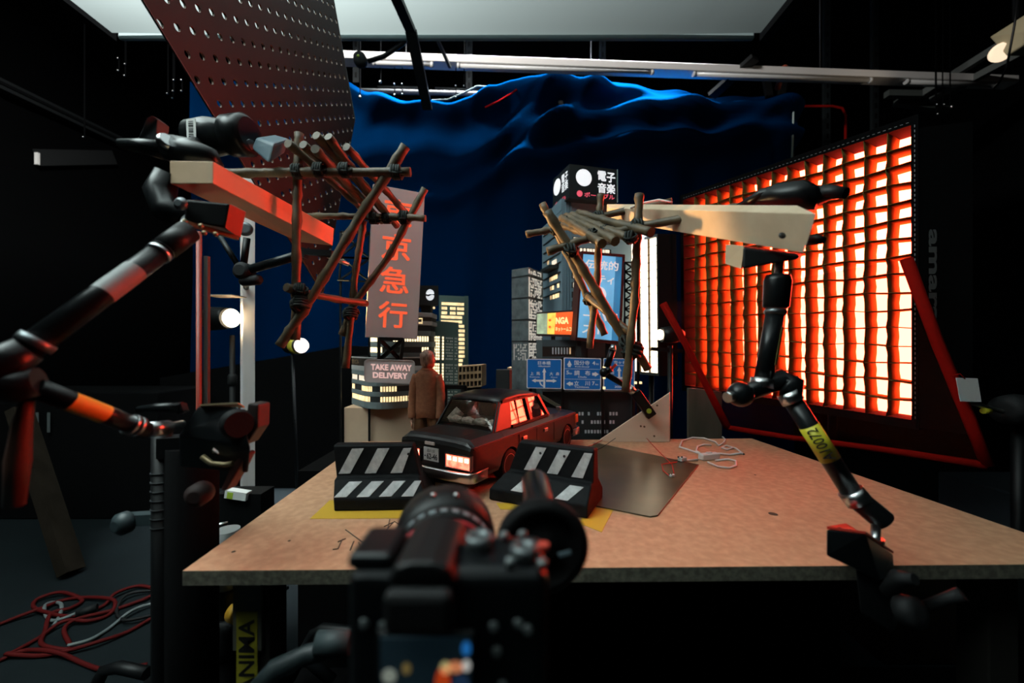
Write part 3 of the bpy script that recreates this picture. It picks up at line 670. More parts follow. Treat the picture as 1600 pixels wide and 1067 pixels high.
for s, q in ((-1, 0), (1, -.02)):
    pts = [(.088*s, .002, .775), (.112*s, .004, .70), (.126*s, .002+q*.3, .60), (.130*s, -.015+q, .50), (.128*s, -.035+q, .415), (.127*s, -.040+q, .385)]
    rs = [.044, .047, .043, .039, .037, .036]
    P3 = [V((fx+x*Hh, fy+y*Hh, TZ+z*Hh)) for x, y, z in pts]; out = []; ro = []
    for k in range(5):
        for t in (0, .34, .67): out.append(P3[k].lerp(P3[k+1], t)); ro.append((rs[k]*(1-t)+rs[k+1]*t)*Hh*(1+.05*math.sin((k*3+t*3)*2.1)))
    out.append(P3[-1]); ro.append(rs[-1]*Hh); mb.tube(out, ro, 14)
mb.build('jacket', JK, fg)
mb = MB(); mb.lathe([(.052*Hh, -.012), (.058*Hh, 0), (.046*Hh, .008), (.036*Hh, .006)], (fx, fy, TZ+.825*Hh), (0, 0, 1), 20); mb.build('collar', JK, fg)
mb = MB()
for s in (-1, 1):
    pts = [(.030*s, 0, .46), (.050*s, 0, .42), (.060*s, .003, .34), (.066*s, .002, .27), (.070*s, .006, .18), (.074*s, .012, .08), (.076*s, .008, .03)]; rs = [.05, .060, .060, .056, .052, .050, .052]
    mb.tube([(fx+x*Hh, fy+y*Hh, TZ+z*Hh) for x, y, z in pts], [r*Hh for r in rs], 16)
mb.build('trousers', TR, fg)
for s in (-1, 1):
    mb = MB(); mb.ball((fx+s*.082*Hh, fy-.03*Hh, TZ+.022*Hh), (.035*Hh, .075*Hh, .022*Hh), 12, 8); mb.build('shoe', BLK, fg)
# head turned to the right: face, nose, ears, hair, hands
Hd = Hh*1.17
hc = V((fx+.014*Hh, fy-.010*Hh, TZ+.918*Hh)); fd = V((.80, .55, 0)).normalized(); sd = V((-fd.y, fd.x, 0))
Rf = M((fd, sd, V((0, 0, 1)))).transposed()
mb = MB(); mb.ball(hc, (.052*Hd, .046*Hd, .070*Hd), 18, 12, Rf); mb.ball(hc+fd*.016*Hd-V((0, 0, .035*Hd)), (.036*Hd, .032*Hd, .036*Hd), 14, 10, Rf)
mb.ball(hc+fd*.052*Hd-V((0, 0, .008*Hd)), (.011*Hd, .008*Hd, .016*Hd), 10, 8, Rf)
for s in (-1, 1): mb.ball(hc+sd*s*.046*Hd-fd*.004*Hd-V((0, 0, .005*Hd)), (.011*Hd, .006*Hd, .016*Hd), 10, 8, Rf)
mb.build('face', SKIN, fg)
mb = MB()
for s in (-1, 1): mb.ball(hc+fd*.045*Hd+sd*s*.019*Hd+V((0, 0, .006*Hd)), .0055*Hd, 8, 6)
mb.ball(hc+fd*.049*Hd-V((0, 0, .034*Hd)), (.004*Hd, .014*Hd, .004*Hd), 8, 6, Rf)
mb.build('eyes_and_mouth', INK, fg)
HAIR = mat('hair_grey', (.20, .12, .085), .6, noise=(160, (.46, .32, .25)), stretch=(1, 1, .3), bump=(300, .8))
mb = MB(); mb.ball(hc-fd*.010*Hd+V((0, 0, .018*Hd)), (.055*Hd, .053*Hd, .062*Hd), 20, 12, Rf); mb.ball(hc-fd*.018*Hd-V((0, 0, .014*Hd)), (.044*Hd, .047*Hd, .055*Hd), 18, 10, Rf)
for k in range(26):
    a = -1.9+k*.15; p0 = hc-fd*.02*Hd+V((0, 0, .075*Hd)); q0 = hc+(-fd*math.cos(a)+sd*math.sin(a))*.052*Hd-V((0, 0, .030*Hd)); md = (p0+q0)/2+(-fd*math.cos(a)+sd*math.sin(a))*.024*Hd+V((0, 0, .02*Hd))
    mb.tube([p0, md, q0], [.004*Hd, .007*Hd, .002*Hd], 6)
mb.build('hair', HAIR, fg)
for s in (-1, 1):
    wr = V((fx+s*.127*Hh, fy-.05*Hh, TZ+.385*Hh)); hv = []; he = []
    def add(p, r, par=None):
        hv.append((*p, r*Hh)); 
        if par is not None: he.append((par, len(hv)-1))
        return len(hv)-1
    h0 = add(wr, .017); h1 = add(wr+V((0, -.006, -.030))*Hh, (.020)); 
    h1b = add(wr+V((0, -.008, -.048))*Hh, .018, h1); he.append((h0, h1))
    hand = skinned('hand', hv, he, SKIN, fg, 1)
    mb = MB()
    for i, L in enumerate((.038, .044, .042, .034)):
        b0 = wr+V((0, (-.022+.012*i), -.055))*Hh; mb.tube([b0, b0+V((-s*.003, 0, -L*.5))*Hh, b0+V((-s*.012, 0, -L))*Hh], [.0065*Hh, .006*Hh, .004*Hh], 7)
    b0 = wr+V((-s*.006, -.026, -.030))*Hh; mb.tube([b0, b0+V((-s*.004, -.012, -.018))*Hh, b0+V((-s*.006, -.014, -.034))*Hh], [.008*Hh, .007*Hh, .005*Hh], 7)
    mb.build('fingers', SKIN, fg)
# ================================================================ model city
WIN = glow('window_light', (1, .74, .38), 1.35, (45, .35)); WINB = glow('window_light_bright', (1, .80, .48), 1.9, (30, .3)); WIND = glow('window_light_dim', (1, .66, .34), .55, (60, .6))
WINP = glow('window_light_pale', (1, .85, .66), .85, (50, .3)); WINV = glow('window_faint', (.9, .95, 1), .035, (60, .8))
CON = mat('model_grey', (.17, .215, .225), .75, bump=(80, .15)); CONG = mat('model_green_grey', (.08, .135, .125), .75, bump=(80, .15))
CONL = mat('model_white', (.42, .42, .42), .7); CONK = mat('model_dark', (.018, .022, .024), .7); CONB = mat('model_brown', (.02, .012, .008), .7)
TAN = mat('tan_cardboard', (.55, .37, .25), .8, noise=(6, (.64, .45, .31)), bump=(40, .25))
TANB = mat('tan_block', (.34, .225, .125), .85, noise=(14, (.45, .30, .17)), bump=(60, .4))
def plan(pts, z0, z1, mb=None):
    mb = mb or MB(); return mb.prism([(p[0], p[1], z0) for p in pts], (0, 0, z1-z0))
def zz(py, d): return CZ-(py-540)/F*d
# ---- tan cardboard box
BXT = zz(640, 1.80)
mb = MB(); mb.box((-.62, 1.99, (PZ+BXT)/2+.0005), (.34, .25, BXT-PZ-.001)); tag(mb.build('cardboard_box', TAN, bevel=.004), 'tan box under the rounded model building at left', 'box')
# ---- rounded building
def rounded(c, l, r, rad, back):
    c, l, r = V((*c, 0)), V((*l, 0)), V((*r, 0)); a = (l-c).normalized(); b = (r-c).normalized()
    p0 = c+a*rad; p1 = c+b*rad; arc = []
    for k in range(9):
        t = k/8; arc.append(p0*(1-t)**2+c*2*t*(1-t)+p1*t*t)
    return [l]+arc+[r, r+V((0, back, 0)), l+V((0, back, 0))]
def inset(pts, k):
    cx = sum(p.x for p in pts)/len(pts); cy = sum(p.y for p in pts)/len(pts)
    return [V((cx+(p.x-cx)*k, cy+(p.y-cy)*k, 0)) for p in pts]
rb = thing('rounded_building', (-.62, 1.98, BXT), 'rounded grey model tower with lit window bands on the tan box', 'model building', 'model buildings')
lo = rounded((-.625, 1.765), (-.80, 1.98), (-.42, 1.90), .13, .16)
up = rounded((-.56, 1.84), (-.735, 2.03), (-.40, 1.95), .10, .12)
up2 = inset(up, 1.05)
def strip(pts, z0, z1, seed, m, name, parent, gap=.0045, wpx=.0125, p_off=.22, lift=.001, off=(0, 1)):
    """lit panes following the front of a plan outline, one strip of windows"""
    rnd = random.Random(seed); line = pts[:-2]; cum = [0]
    for a, b in zip(line, line[1:]): cum.append(cum[-1]+(b-a).length)
    def at(s):
        for i in range(len(line)-1):
            if s <= cum[i+1]+1e-9:
                t = (s-cum[i])/(cum[i+1]-cum[i]); p = line[i].lerp(line[i+1], t); d = (line[i+1]-line[i]).normalized(); return p, V((d.y, -d.x, 0)), d
        return line[-1], V((0, -1, 0)), V((1, 0, 0))
    mb = MB(); s = cum[-1]*off[0]+.006; on = True
    while s+wpx < cum[-1]*off[1]-.004:
        if rnd.random() < .18:
            on = rnd.random() > p_off
            if not on and mb.v: mb.build(name, m, parent); mb = MB()
        if on:
            p, n_, d = at(s+wpx/2); p = p+n_*lift; h = d*(wpx-gap)/2
            mb.hexa([p-h+V((0, 0, z0)), p+h+V((0, 0, z0)), p+h-n_*.004+V((0, 0, z0)), p-h-n_*.004+V((0, 0, z0)), p-h+V((0, 0, z1)), p+h+V((0, 0, z1)), p+h-n_*.004+V((0, 0, z1)), p-h-n_*.004+V((0, 0, z1))])
        s += wpx
    if mb.v: return mb.build(name, m, parent)
core_lo = inset(lo, .985); zb_ = BXT; ZT1 = 1.085
plan(core_lo, zb_, ZT1).build('lower_core', CONK, rb)
zs = [zb_, zb_+.030]
mb = MB(); plan(lo, zb_, zb_+.032, mb).build('base_band', CON, rb, bevel=.002)
for i in range(3):
    z0 = zb_+.032+i*.047; strip(core_lo, z0+.001, z0+.024, 11+i, WIN if i < 2 else WINP, 'window_band', rb, p_off=.3, lift=.0015)
    plan(lo, z0+.025, z0+.047).build('floor_band', CON, rb, bevel=.002)
z0 = zb_+.032+3*.047
plan(inset(lo, 1.01), z0, z0+.022).build('white_band', CONL, rb, bevel=.002)
plan(inset(lo, .995), z0+.022, z0+.064).build('sign_band', CONB, rb)
plan(inset(lo, 1.01), z0+.064, ZT1+.005).build('white_band', CONL, rb, bevel=.002)
core_up = inset(up, .98); z1 = ZT1+.005; ZT2 = zz(489, 1.95)
plan(core_up, z1, ZT2).build('upper_core', CONK, rb)
zz0 = z1
for i in range(3):
    plan(up, zz0, zz0+.026).build('floor_band', CON, rb, bevel=.002); strip(core_up, zz0+.027, zz0+.052, 31+i, WINB, 'window_band', rb, p_off=.1, lift=.0015); zz0 += .053
plan(up2, zz0, zz0+.02).build('white_band', CONL, rb, bevel=.002)
plan(inset(up, 1.02), zz0+.02, ZT2-.022).build('sign_band', CONB, rb)
plan(up2, ZT2-.022, ZT2).build('white_band', CONL, rb, bevel=.002)
q = pq((654, 497, 1.915), (660, 497, 1.92), (660, 506, 1.92), (654, 506, 1.915)); mb = MB(); q.text(mb, 'コ', 0, 0, 1, 1, .004, .03); mb.build('sign_lettering', WIN, rb)
qs = Q(V((-.80, 1.978, z0+.060)), V((-.72, 1.88, z0+.060)), V((-.72, 1.88, z0+.026)), V((-.80, 1.978, z0+.026)))
mb = MB(); qs.text(mb, '空/ビル', .15, .2, .95, .85, .004, .03); mb.build('band_lettering', mat('dull_gold', (.3, .2, .1), .6), rb)
# logo cube on top
lc = thing('logo_cube_sign', P(670, 489, 2.06), 'black cube sign with a round white wave emblem on the rounded tower', 'sign')
qa = pq((655, 446, 1.98), (685, 446, 2.02), (685, 477, 2.02), (655, 477, 1.98)); mb = MB(); qa.slab(mb, 0, 0, 1, 1, -.10, 0); mb.build('cube', CONK, lc)
mb = MB(); mb.bar(V((*qa.pt(.5, 1, -.05).xy, ZT2)), V((*qa.pt(.5, 1, -.05).xy, qa.pt(.5, 1).z+.004)), .05, .05); mb.build('foot', CONK, lc)
WG = glow('sign_white', (.9, .95, 1), .75)
mb = MB(); n = 14
upc = [(.56+.21*math.cos(a), .43-.235*math.sin(a)) for a in [math.pi*k/n for k in range(n+1)]]
mid = [(.35+.42*k/10, .41+.045*math.sin(k/10*math.tau)) for k in range(11)]
qa.poly(mb, upc+mid, 0, .0015); low = [(x, y+.10) for x, y in mid[::-1]]+[(.56+.21*math.cos(a), .52+.235*math.sin(a)) for a in [math.pi-math.pi*k/n for k in range(n+1)]]
qa.poly(mb, low, 0, .0015); mb.build('wave_emblem', WG, lc)
mb = MB(); mb.ball(P(678, 481, 1.99), .006, 8, 6); mb.build('beacon', WIN, lc)
# ---- grid-window block in the middle
mid_ = thing('grid_window_block', P(691, 640, 2.1), 'green-grey model block with a blank top and fine lit window grid', 'model building', 'model buildings')
qm = pq((667, 500, 2.08), (716.5, 504, 2.12), (716.5, 700, 2.12), (664.5, 700, 2.08)); qm.c[2].z = PZ; qm.c[3].z = PZ
mb = MB(); qm.slab(mb, 0, 0, 1, 1, -.15, 0); mb.build('walls', CONG, mid_)
hq = qm.h; rows_ = 26
for j in range(rows_):
    t0 = (23.5+j*4.6)/200*1.08; t1 = t0+.0185
    if t1 > .98: break
    mb = MB(); gr = (j in (8, 17))
    if gr: continue
    for i in range(8):
        if i in (6,): continue
        qm.slab(mb, .02+i*.066, t0, .02+i*.066+.05, t1, -.001, .001)
    mb.build('lit_window_row', WINB, mid_)
    mb = MB()
    for i in range(8):
        if random.random() < .85 and i != 5: qm.slab(mb, .60+i*.047, t0+.004, .60+i*.047+.022, t1-.004, -.001, .001)
    mb.build('dim_window_row', glow('window_speck', (.8, .9, .8), .16, (70, .6)), mid_)
# ---- tall slim tower behind
tl_ = thing('tall_lit_tower', P(706, 640, 2.42), 'dark green model tower with yellow-lit floors behind the grid block', 'model building', 'model buildings')
qt_ = pq((686, 461, 2.36), (726, 463, 2.38), (726, 640, 2.38), (686, 640, 2.36)); qt_.c[2].z = PZ; qt_.c[3].z = PZ
mb = MB(); qt_.slab(mb, 0, 0, 1, 1, -.16, 0); mb.build('walls', CONG, tl_)
mb = MB(); qt_.slab(mb, 1, -.005, 1.15, 1, -.16, -.01); mb.build('side_wing', CONG, tl_)
H_ = qt_.h; pxh = lambda y: (y-461)/F*2.37/H_
for k, (y0, s0, s1) in enumerate([(470, .10, .98), (476, .10, .98), (482, .10, .98), (487.5, .08, .90), (493.5, .08, .90), (499, .22, .98)]+[(505+5.6*i, .58+.03*(i % 2), 1.0-(.08 if i > 6 else 0)) for i in range(11)]):
    mb = MB(); x = s0
    while x < s1-.02:
        w_ = .045
        if not (y0 in (476, 482) and (.30 < x < .38 or .62 < x < .70)): qt_.slab(mb, x, pxh(y0), min(x+w_, s1), pxh(y0+3.6), -.001, .001)
        x += .055
    mb.build('lit_floor', WIN, tl_)
# ---- pierced tan blocks
def pierced(name, quad, cols, rows_n, dep, label, bottom=None):
    o = thing(name, quad.pt(.5, 1), label, 'model block', 'pierced tan blocks')
    if bottom is not None:
        mb = MB(); p = quad.pt(.08, 1, -.01); r = quad.pt(.92, 1, -.01); mb.prism([(p.x, p.y, PZ), (r.x, r.y, PZ), (r.x, r.y+dep*.8, PZ), (p.x, p.y+dep*.8, PZ)], (0, 0, quad.c[3].z-PZ-.001)); mb.build('plinth', CONK, o)
    mb = MB(); quad.slab(mb, 0, 0, 1, 1, -dep, -.012)
    xs = [i/cols for i in range(cols+1)]; ts = [j/rows_n for j in range(rows_n+1)]
    for i in range(cols+1): quad.slab(mb, max(0, xs[i]-.14/cols), 0, min(1, xs[i]+.14/cols), 1, -.012, 0)
    for j in range(rows_n+1): quad.slab(mb, 0, max(0, ts[j]-.16/rows_n), 1, min(1, ts[j]+.16/rows_n), -.012, .0004)
    b_ = mb.build('block', [TANB, CONB], o)
    for p in b_.data.polygons:
        pass
    mb = MB(); quad.slab(mb, .02, .02, .98, .98, -.0118, -.0112); mb.build('dark_openings', CONB, o)
pierced('pierced_block', pq((716, 572, 1.98), (752.5, 570, 1.96), (752.5, 604, 1.96), (716, 607, 1.98)), 6, 3, .10, 'pierced tan block beside the grid-window block', 1)
pierced('pierced_block', pq((793, 574, 2.1), (826, 577, 2.08), (826, 608, 2.08), (793, 608, 2.1)), 5, 2, .06, 'pierced tan block left of the first road sign', 1)
mb = MB(); q = pq((775, 578, 1.9), (800, 578, 1.9), (800, 640, 1.9), (775, 640, 1.9)); q.c[2].z = q.c[3].z = PZ; q.slab(mb, 0, 0, .84, 1, -.06, 0); mb.mi = 1; q.slab(mb, .84, 0, 1, .6, -.06, -.002); 
tag(mb.build('dark_model_block', [CONK, mat('red_edge', (.25, .03, .015), .6)]), 'small dark block with a red edge behind the car roof', 'model block')
mb = MB(); a, b = P(684, 604, 1.76), P(729, 605, 1.76); mb.bar(a, b, .012, .018); 
for x in (P(697, 600, 1.76), P(728, 600, 1.76)): mb.bar((x.x, x.y, a.z), (x.x, x.y, PZ), .012)
tag(mb.build('black_railing', BLK), 'black rail on a post behind the figurine', 'railing')
# ================================================================ vertical sign
vs = thing('vertical_sign', P(612, 600, 1.8), 'tall pale sign panel with four orange characters on a black truss', 'sign')
qv = pq((583, 287, 1.70), (664, 302, 1.80), (652, 530, 1.80), (571, 527, 1.70))
mb = MB(); qv.slab(mb, 0, 0, 1, 1, -.02, 0); mb.build('panel', mat('sign_mauve', (.46, .42, .42), .75, noise=(7, (.52, .47, .46))), vs, bevel=.002)
ORL = glow('orange_letter', (1, .125, .045), .78)
for ch, t0 in zip('東京急行', (.075, .305, .525, .755)):
    mb = MB(); qv.text(mb, ch, .215, t0, .77, t0+.175, .0015, .018); mb.build('character', ORL, vs)
def truss(mb, a, b, c, d, r=.008, x=True):
    for p, q in ((a, b), (b, c), (c, d), (d, a)): mb.bar(p, q, r)
    if x: mb.bar(a, c, r); mb.bar(b, d, r)
mb = MB(); truss(mb, P(592, 529, 1.715), P(630, 530, 1.745), P(626, 563, 1.83), P(592, 563, 1.80), .014); mb.build('truss_leg', BLK, vs)
sf = thing('side_frame', P(560, 600, 1.86), 'black X-braced frame standing behind the left bamboo', 'frame')
mb = MB()
for y0, y1 in ((362, 402), (402, 438)): truss(mb, P(533, y0, 1.85), P(578, y0+2, 1.85), P(577, y1+2, 1.85), P(530, y1, 1.85), .008)
mb.build('truss', BLK, sf)
for x in (532, 577): a = P(x, 437, 1.85); mb = MB(); mb.bar(a, (a.x, a.y, PZ if x > 540 else PZ), .008); mb.build('post', BLK, sf)
mb = MB()
for y0, y1 in ((362, 402), (402, 438)): mb.bar(P(535, y0+2, 1.842), P(552, y0+16, 1.842), .003); mb.bar(P(560, y1-10, 1.842), P(575, y1, 1.842), .003); 
mb.bar(P(527, 438, 1.842), P(545, 438.5, 1.842), .003)
mb.build('painted_glint', mat('lit_edge', (.5, .36, .2), .4, .6), sf)  # light along the black braces, put in as pale strips
# ---- TAKE AWAY DELIVERY
td = thing('delivery_sign', P(606, 620, 1.72), 'small rounded pale sign reading take away delivery', 'sign')
qd = pq((569, 561, 1.70), (648, 563, 1.74), (648, 600, 1.74), (569, 597, 1.70))
def rrect(r, asp, n=6):
    rx, ry = r, r*asp; pts = []
    for cx, cy, a0 in ((1-rx, ry, -90), (1-rx, 1-ry, 0), (rx, 1-ry, 90), (rx, ry, 180)):
        pts += [(cx+rx*math.cos(math.radians(a0+90*k/n)), cy+ry*math.sin(math.radians(a0+90*k/n))) for k in range(n+1)]
    return pts
asp = qd.w/qd.h
mb = MB(); qd.poly(mb, rrect(.08, asp), -.022, 0); mb.build('panel', mat('sign_mauve', (.46, .42, .42)), td, bevel=.002)
mb = MB()
o_ = rrect(.08, asp); i_ = [(.5+(x-.5)*.965, .5+(y-.5)*.93) for x, y in o_]
for k in range(len(o_)):
    a, b = o_[k], o_[(k+1) % len(o_)]; c_, d_ = i_[k], i_[(k+1) % len(o_)]
    mb.hexa([qd.pt(*a, -.001), qd.pt(*b, -.001), qd.pt(*d_, -.001), qd.pt(*c_, -.001), qd.pt(*a, .003), qd.pt(*b, .003), qd.pt(*d_, .003), qd.pt(*c_, .003)])
mb.build('rim', mat('sign_rim', (.40, .36, .35), .6), td)
PKL = glow('pink_letter', (1, .62, .58), .62)
mb = MB(); qd.text(mb, 'TAKE AWAY', .13, .20, .94, .46, .002, .03); mb.build('lettering', PKL, td)
mb = MB(); qd.text(mb, 'DELIVERY', .17, .55, .86, .80, .002, .03); mb.build('lettering', PKL, td)
mb = MB(); mb.bar(qd.pt(.45, .5, -.02), qd.pt(.45, .5, -.02)+V((0, .06, 0)), .02); mb.build('bracket', BLK, td)
# ================================================================ right side of the city
u1 = V((.969, .246, 0)); u2 = V((-.246, .969, 0))
c0 = V((.258, 2.05, 0))
mt = thing('main_tower', c0+V((.2, .15, PZ)), 'grey model high-rise behind the billboard, left of the white light panel', 'model building', 'model buildings')
ZM = zz(310, 2.05)
mb = MB(); plan([c0, c0+u1*.40, c0+u1*.40+u2*.32, c0+u2*.32], PZ, ZM-.06, mb)
mb.build('walls', mat('tower_grey', (.17, .26, .32), .75, bump=(80, .12)), mt)
mb = MB(); plan([c0+u2*.0-u1*.004, c0+u1*.405, c0+u1*.405+u2*.20, c0+u2*.20], ZM-.06, ZM, mb)
for s in (.02, .035, .05): mb.bar(c0+u1*s-u2*.002+V((0, 0, ZM)), c0+u1*s-u2*.002+V((0, 0, .9)), .004)
mb.build('roof_block', mat('tower_grey', (.17, .26, .32)), mt)
qF = Q(c0+V((0, 0, ZM)), c0+u1*.40+V((0, 0, ZM)), c0+u1*.40+V((0, 0, PZ)), c0+V((0, 0, PZ)))
qL = Q(c0+u2*.32+V((0, 0, ZM)), c0+V((0, 0, ZM)), c0+V((0, 0, PZ)), c0+u2*.32+V((0, 0, PZ)))
def tq(y, d=2.05): return (ZM-zz(y, d))/(ZM-PZ)
for r_ in range(4):                               # rows left of the billboard
    for k in range(2):
        mb = MB(); y = 426+15*r_; qF.slab(mb, .155+k*.055, tq(y), .155+k*.055+.04, tq(y+7.5), 0, .002); mb.build('window', WINP, mt)
    mb = MB(); qF.slab(mb, .12, tq(425+15*r_), .30, tq(434.5+15*r_), 0, .001); mb.build('window_recess', CONK, mt)
for r_, (y, xs_) in enumerate(((369.5, (.16, .2, .26, .34, .38, .42, .46, .50)), (386, (.19, .25, .30, .35, .39, .43, .47, .57, .61, .64)))):
    mb = MB(); qF.slab(mb, .15, tq(y-1), .70, tq(y+8), 0, .001); mb.build('window_recess', CONK, mt)
    for x in xs_: mb = MB(); qF.slab(mb, x, tq(y), x+.032, tq(y+7), 0, .002); mb.build('window', WINP, mt)
for r_ in range(8):                               # left face
    y = 360+14.4*r_; mb = MB(); qL.slab(mb, .10, tq(y-1, 2.2), .95, tq(y+.6, 2.2), 0, .006); mb.build('ledge', CONK, mt)
    lit = {5: (.42, .52, .62, .72), 4: (.40, .50, .60, .70), 6: (.45, .55, .80), 7: (.45, .58, .70, .80), 3: (.3,)}.get(r_, ())
    for x in lit: mb = MB(); qL.slab(mb, x, tq(y+1, 2.2), x+.075, tq(y+7, 2.2), 0, .002); mb.build('window', WIND if x < .5 else WIN, mt)
mb = MB(); qL.slab(mb, .35, tq(417, 2.15), .85, tq(422, 2.15), 0, .05); mb.build('balcony', CONK, mt)
for x in (.55, .66): mb = MB(); qL.slab(mb, x, tq(406, 2.15), x+.1, tq(414, 2.15), 0, .003); mb.build('window', WINP, mt)
# podium
mb = MB(); plan([c0-u2*.10-u1*.14, c0-u2*.10+u1*.36, c0-u2*.004+u1*.36, c0-u2*.004-u1*.14], PZ, zz(531, 1.95), mb)
pd = thing('podium_block', c0-u2*.05+V((0, 0, PZ)), 'dark model podium behind the blue road signs', 'model building', 'model buildings'); mb.build('walls', mat('podium_grey', (.065, .095, .11), .75), pd)
qP = Q(c0-u2*.10-u1*.14+V((0, 0, zz(531, 1.95))), c0-u2*.10+u1*.36+V((0, 0, zz(531, 1.95))), c0-u2*.10+u1*.36+V((0, 0, PZ)), c0-u2*.10-u1*.14+V((0, 0, PZ)))
mb = MB(); qP.slab(mb, .0, .06, .34, .15, 0, .001); mb.build('window_recess', CONB, pd)
for k in range(7): mb = MB(); qP.slab(mb, .10+k*.03, .07, .112+k*.03, .13, 0, .003); mb.build('window', WINV if k < 6 else WIND, pd)
for s in (.38, .46): mb = MB(); qP.slab(mb, s, 0, s+.012, .5, 0, .006); mb.build('pilaster', CONK, pd)
# rotating cube sign
cb = thing('cube_sign', V((.40, 2.12, ZM)), 'black cube sign with white circles on the roof of the main tower', 'sign')
k0 = V((.29, 2.0, 0)); ku1 = V((.26, .066, 0)); ku2 = V((-.064, .19, 0)); za, zb2 = zz(256, 2.0), zz(309, 2.0)
mb = MB(); plan([k0, k0+ku1, k0+ku1+ku2, k0+ku2], zb2, za, mb); mb.build('cube', mat('cube_black', (.008, .012, .014), .5), cb)
mb = MB(); mb.box((.41, 2.17, (ZM+zb2)/2), (.10, .10, abs(zb2-ZM)+.02)); mb.build('foot', CONK, cb)
CW = glow('cube_white', (.95, .97, 1), .8); CPK = glow('cube_pink', (1, .13, .20), .65)
qc = Q(k0+V((0, 0, za)), k0+ku1+V((0, 0, za)), k0+ku1+V((0, 0, zb2)), k0+V((0, 0, zb2)))
mb = MB(); qc.disc(mb, .29, .36, .043); mb.build('white_disc', CW, cb)
for ch, s, t in (('電', .575, .10), ('子', .765, .12), ('音', .575, .46), ('楽', .765, .46)):
    mb = MB(); qc.text(mb, ch, s, t, s+.18, t+.30, .001, .03); mb.build('character', CW, cb)
mb = MB(); qc.disc(mb, .205, .845, .0155); mb.build('pink_disc', CPK, cb)
mb = MB(); qc.text(mb, 'ポータブル', .30, .78, .93, .93, .001, .02); mb.build('pink_lettering', CPK, cb)
mb = MB(); qc.slab(mb, .985, 0, 1.0, 1, 0, .003); mb.build('pale_edge', mat('pale_edge', (.25, .38, .38), .5), cb)
ql = Q(k0+ku2+V((0, 0, za)), k0+V((0, 0, za)), k0+V((0, 0, zb2)), k0+ku2+V((0, 0, zb2)))
mb = MB(); ql.disc(mb, .27, .36, .043); mb.build('white_disc', CW, cb)
mb = MB(); ql.text(mb, '電子\n音楽', .55, .14, .92, .68, .001, .02); mb.build('side_lettering', CW, cb)
mb = MB(); ql.text(mb, 'ポータブル', .15, .82, .8, .95, .001, .02); mb.build('side_pink_lettering', CPK, cb)
# scribble tower
st_ = thing('maze_pattern_tower', P(824, 640, 2.05), 'narrow grey tower with a white maze pattern at the left of the right-hand city', 'model building', 'model buildings')
a0, a1, a2 = V((-.0015, 2.06, 0)), V((.082, 1.99, 0)), V((.166, 2.13, 0)); zt_ = zz(418, 2.0)
mb = MB(); plan([a0, a1, a2, a2+(a0-a1)], PZ, zt_, mb); mb.build('walls', mat('maze_grey', (.15, .18, .19), .75, noise=(30, (.09, .11, .12))), st_)
mb = MB()
for z in (zt_-.045, zt_-.155, zt_-.265, zt_-.375): plan([a0+(a0-a2).normalized()*.002, a1+V((0, -.003, 0)), a2+(a2-a0).normalized()*.002, a2+(a0-a1)], z, z+.007, mb)
mb.build('floor_lines', CONK, st_)
qx = Q(a1+V((0, 0, zt_)), a2+V((0, 0, zt_)), a2+V((0, 0, PZ)), a1+V((0, 0, PZ)))
qy = Q(a0+V((0, 0, zt_)), a1+V((0, 0, zt_)), a1+V((0, 0, PZ)), a0+V((0, 0, PZ)))
hT = zt_-PZ; rnd = random.Random(5)
def maze(q, s0, s1, zs_, m, nm, dens, nx=14, cell=.0075):
    for z_hi, z_lo in zs_:
        n = int((z_hi-z_lo)/cell); mb = MB(); g = [[0]*nx for _ in range(n)]
        for j in range(n):
            for i in range(nx):
                if i == 0: g[j][i] = 1
                elif (j % 2 == 0 and rnd.random() < dens) or (i % 2 == 0 and rnd.random() < dens): g[j][i] = 1
        for j in range(n):
            i = 0
            while i < nx:
                if g[j][i]:
                    k = i
                    while k < nx and g[j][k]: k += 1
                    t0 = (zt_-z_hi+j*cell)/hT; q.slab(mb, s0+(s1-s0)*i/nx, t0, s0+(s1-s0)*k/nx, t0+cell/hT, 0, .0012); i = k
                else: i += 1
        mb.build(nm, m, st_)
MZ = glow('maze_white', (1, .93, .82), .42)
maze(qx, .02, .93, ((zt_-.008, zt_-.036), (zt_-.048, zt_-.150), (zt_-.160, zt_-.260), (zt_-.270, zt_-.370), (zt_-.380, zt_-.48)), MZ, 'maze_lights', .55)
maze(qy, .12, .92, ((zt_-.385, zt_-.47),), glow('maze_dim', (1, .95, .9), .05), 'dim_maze_lights', .4, 12)
# orange light-box sign
og = thing('orange_lightbox', P(870, 540, 1.93), 'orange and yellow light-box sign left of the blue billboard', 'sign')
qo = pq((839, 490.5, 1.97), (900, 486.5, 1.89), (898.5, 523, 1.89), (839, 521.5, 1.97))
mb = MB(); qo.slab(mb, -.02, -.08, 1.02, 1.10, -.035, -.001); mb.build('case', mat('sign_maroon', (.035, .012, .012), .5), og)
mb = MB(); qo.slab(mb, 0, 0, .275, 1, 0, .001); mb.build('pale_pane', glow('pane_pale', (.55, .68, .45), .55, (30, .5)), og)
mb = MB(); qo.slab(mb, .28, 0, .47, 1, 0, .001); qo.poly(mb, [(.47, 0), (.50, 0), (.485, .5), (.46, 1), (.44, 1)], 0, .0012); mb.build('yellow_pane', glow('pane_yellow', (1, .66, .10), .95, (30, .3)), og)
mb = MB(); qo.slab(mb, .47, 0, 1, 1, 0, .0008); pn = mb.build('orange_pane', glow('pane_orange', (1, .13, .02), .85, (12, .3)), og)
YG = glow('yellow_letter', (1, .74, .30), 1.1)
mb = MB(); qo.text(mb, 'NGA', .50, .22, .83, .53, .002, .05); mb.build('lettering', YG, og)
mb = MB(); qo.text(mb, 'ネットームコン', .49, .66, .98, .86, .002, .03); mb.build('lettering', YG, og)
mb = MB()
